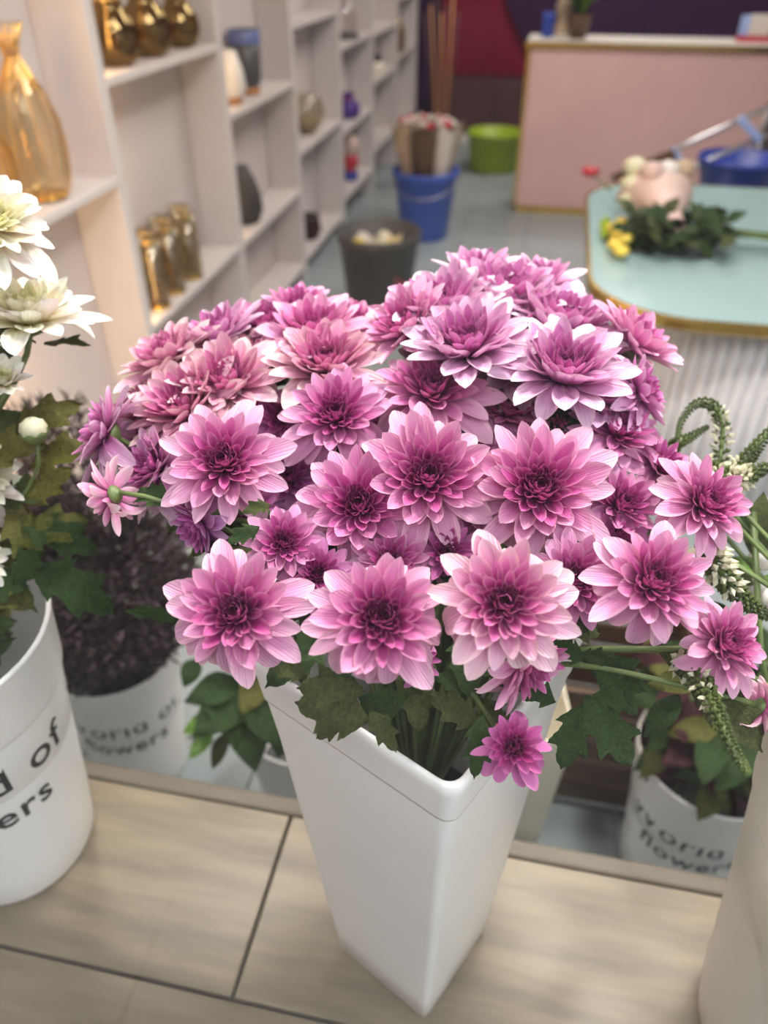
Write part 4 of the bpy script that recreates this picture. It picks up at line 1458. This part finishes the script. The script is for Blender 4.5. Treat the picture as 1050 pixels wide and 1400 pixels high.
lathe_thing('grey_vase', 'dark grey cylindrical vase with blue side on a wooden foot, third bay', 'vase', (-1.385, 3.75, 1.012), [('foot', 'woodbase', [(.05, 0), (.055, .02), (.05, .03)], dict(cap0=True)), ('body', 'grey_ceramic', [(.05, .03), (.062, .06), (.07, .25), (.062, .25), (.05, .06)], dict(cap1=True)), ('blue_band', 'blue_ceramic', [(.0705, .20), (.0715, .25), (.0695, .252)], dict())])
lathe_thing('white_vase', 'white tapered ribbed vase on a wooden foot, beside the dark grey vase', 'vase', (-1.375, 3.50, 1.012), [('foot', 'woodbase', [(.045, 0), (.05, .02), (.045, .03)], dict(cap0=True)), ('body', 'white_ceramic', [(.055, .03), (.07, .06), (.06, .13), (.035, .2), (.03, .2), (.04, .06)], dict(ribs=10, amp=.04, cap1=True, n=40))])
ln = empty('dark_basket', 'dark woven lantern basket leaning on the second bay lower shelf', 'basket', (-1.38, 3.55, .50))
for k in range(16):
    a = k * PI / 8
    b = MB()
    b.tube([Vector((rr * math.cos(a), rr * math.sin(a), z)) for rr, z in ((.05, .0), (.075, .06), (.07, .12), (.045, .2), (.02, .25))], .0075, 6)
    b.build('rib', 'grey_plastic', ln, True)
b = MB()
b.lathe([(.048, 0), (.07, .06), (.066, .12), (.042, .2), (.015, .25)], 20, cap0=True, cap1=True)
b.build('lining', 'black', ln, True)
lathe_thing('glass_bowl', 'round clear glass bowl on the middle shelf of the fourth bay', 'bowl', (-1.385, 4.66, .68), [('bowl', 'smoke', [(.04, 0), (.085, .05), (.10, .11), (.085, .17), (.06, .2)], dict(cap0=True)), ('filling', 'tan_paper', [(.035, .01), (.07, .05), (.078, .08)], dict(cap1=True))])
lathe_thing('glass_cloche', 'clear glass cloche on a grey base, upper shelf of the fifth bay', 'cloche', (-1.385, 5.58, 1.06), [('base', 'grey_plastic', [(.09, 0), (.095, .02), (.09, .03)], dict(cap0=True, cap1=True)), ('dome', 'clear', [(.08, .03), (.083, .12), (.06, .19), (.02, .22), (.001, .225)], dict()), ('knob', 'chrome', [(.008, .22), (.016, .24), (.002, .255)], dict())])
lathe_thing('dark_pot', 'small dark red pot low in the third bay, near the grey bucket', 'pot', (-1.38, 4.55, .12), [('pot', 'burgundy', [(.05, 0), (.075, .05), (.065, .13), (.055, .13), (.06, .05)], dict(cap0=True, cap1=True)), ('rim', 'grey_ceramic', [(.062, .128), (.068, .132), (.06, .137)], dict())])
lathe_thing('violet_pouch', 'violet gathered pouch on the fifth bay middle shelf', 'pouch', (-1.375, 5.6, .60), [('bag', 'violet', [(.05, 0), (.08, .03), (.075, .08), (.03, .12), (.045, .15)], dict(cap0=True, ribs=9, amp=.06)), ('tie', 'red', [(.032, .115), (.036, .12), (.032, .126)], dict())])
lathe_thing('red_toy', 'pink and red stacked toy with blue foot on the fifth bay low shelf', 'toy', (-1.375, 5.62, .20), [('foot', 'deep_blue', [(.05, 0), (.055, .05), (.04, .06)], dict(cap0=True)), ('body', 'red', [(.04, .06), (.06, .12), (.05, .17)], dict(cap1=True)), ('head', 'pinkish', [(.05, .17), (.07, .22), (.055, .27), (.004, .29)], dict())])
oc = empty('orange_card', 'orange and white card standing on the sixth bay upper shelf', 'card', (-1.36, 6.3, 1.05))
box('card', (0, 0, .09), (.02, .16, .18), 'white_ceramic', oc, .002)
box('orange_half', (.012, -.045, .07), (.006, .07, .13), 'orange', oc)
lathe_thing('cream_jar', 'cream jar with black lid on the sixth bay middle shelf', 'jar', (-1.375, 6.5, .75), [('jar', 'cream_plastic', [(.06, 0), (.065, .02), (.065, .07), (.055, .08)], dict(cap0=True)), ('lid', 'black', [(.05, .08), (.05, .12), (.03, .13)], dict(cap1=True))])
for k, z in enumerate((.8, 1.2, 1.6)):
    lathe_thing('amber_jar', ['amber glass jar on the lower shelf of the last bay', 'amber glass jar on the middle shelf of the last bay', 'yellow glass jar on the top shelf of the last bay'][k], 'jar', (-1.375, 7.3, z), [('jar', 'amber_dark' if k < 2 else 'yellow', [(.06, 0), (.075, .03), (.075, .16), (.05, .2)], dict(cap0=True)), ('lid', 'gold', [(.052, .2), (.052, .225), (.02, .23)], dict(cap1=True))], 'jars in the last shelf bay')
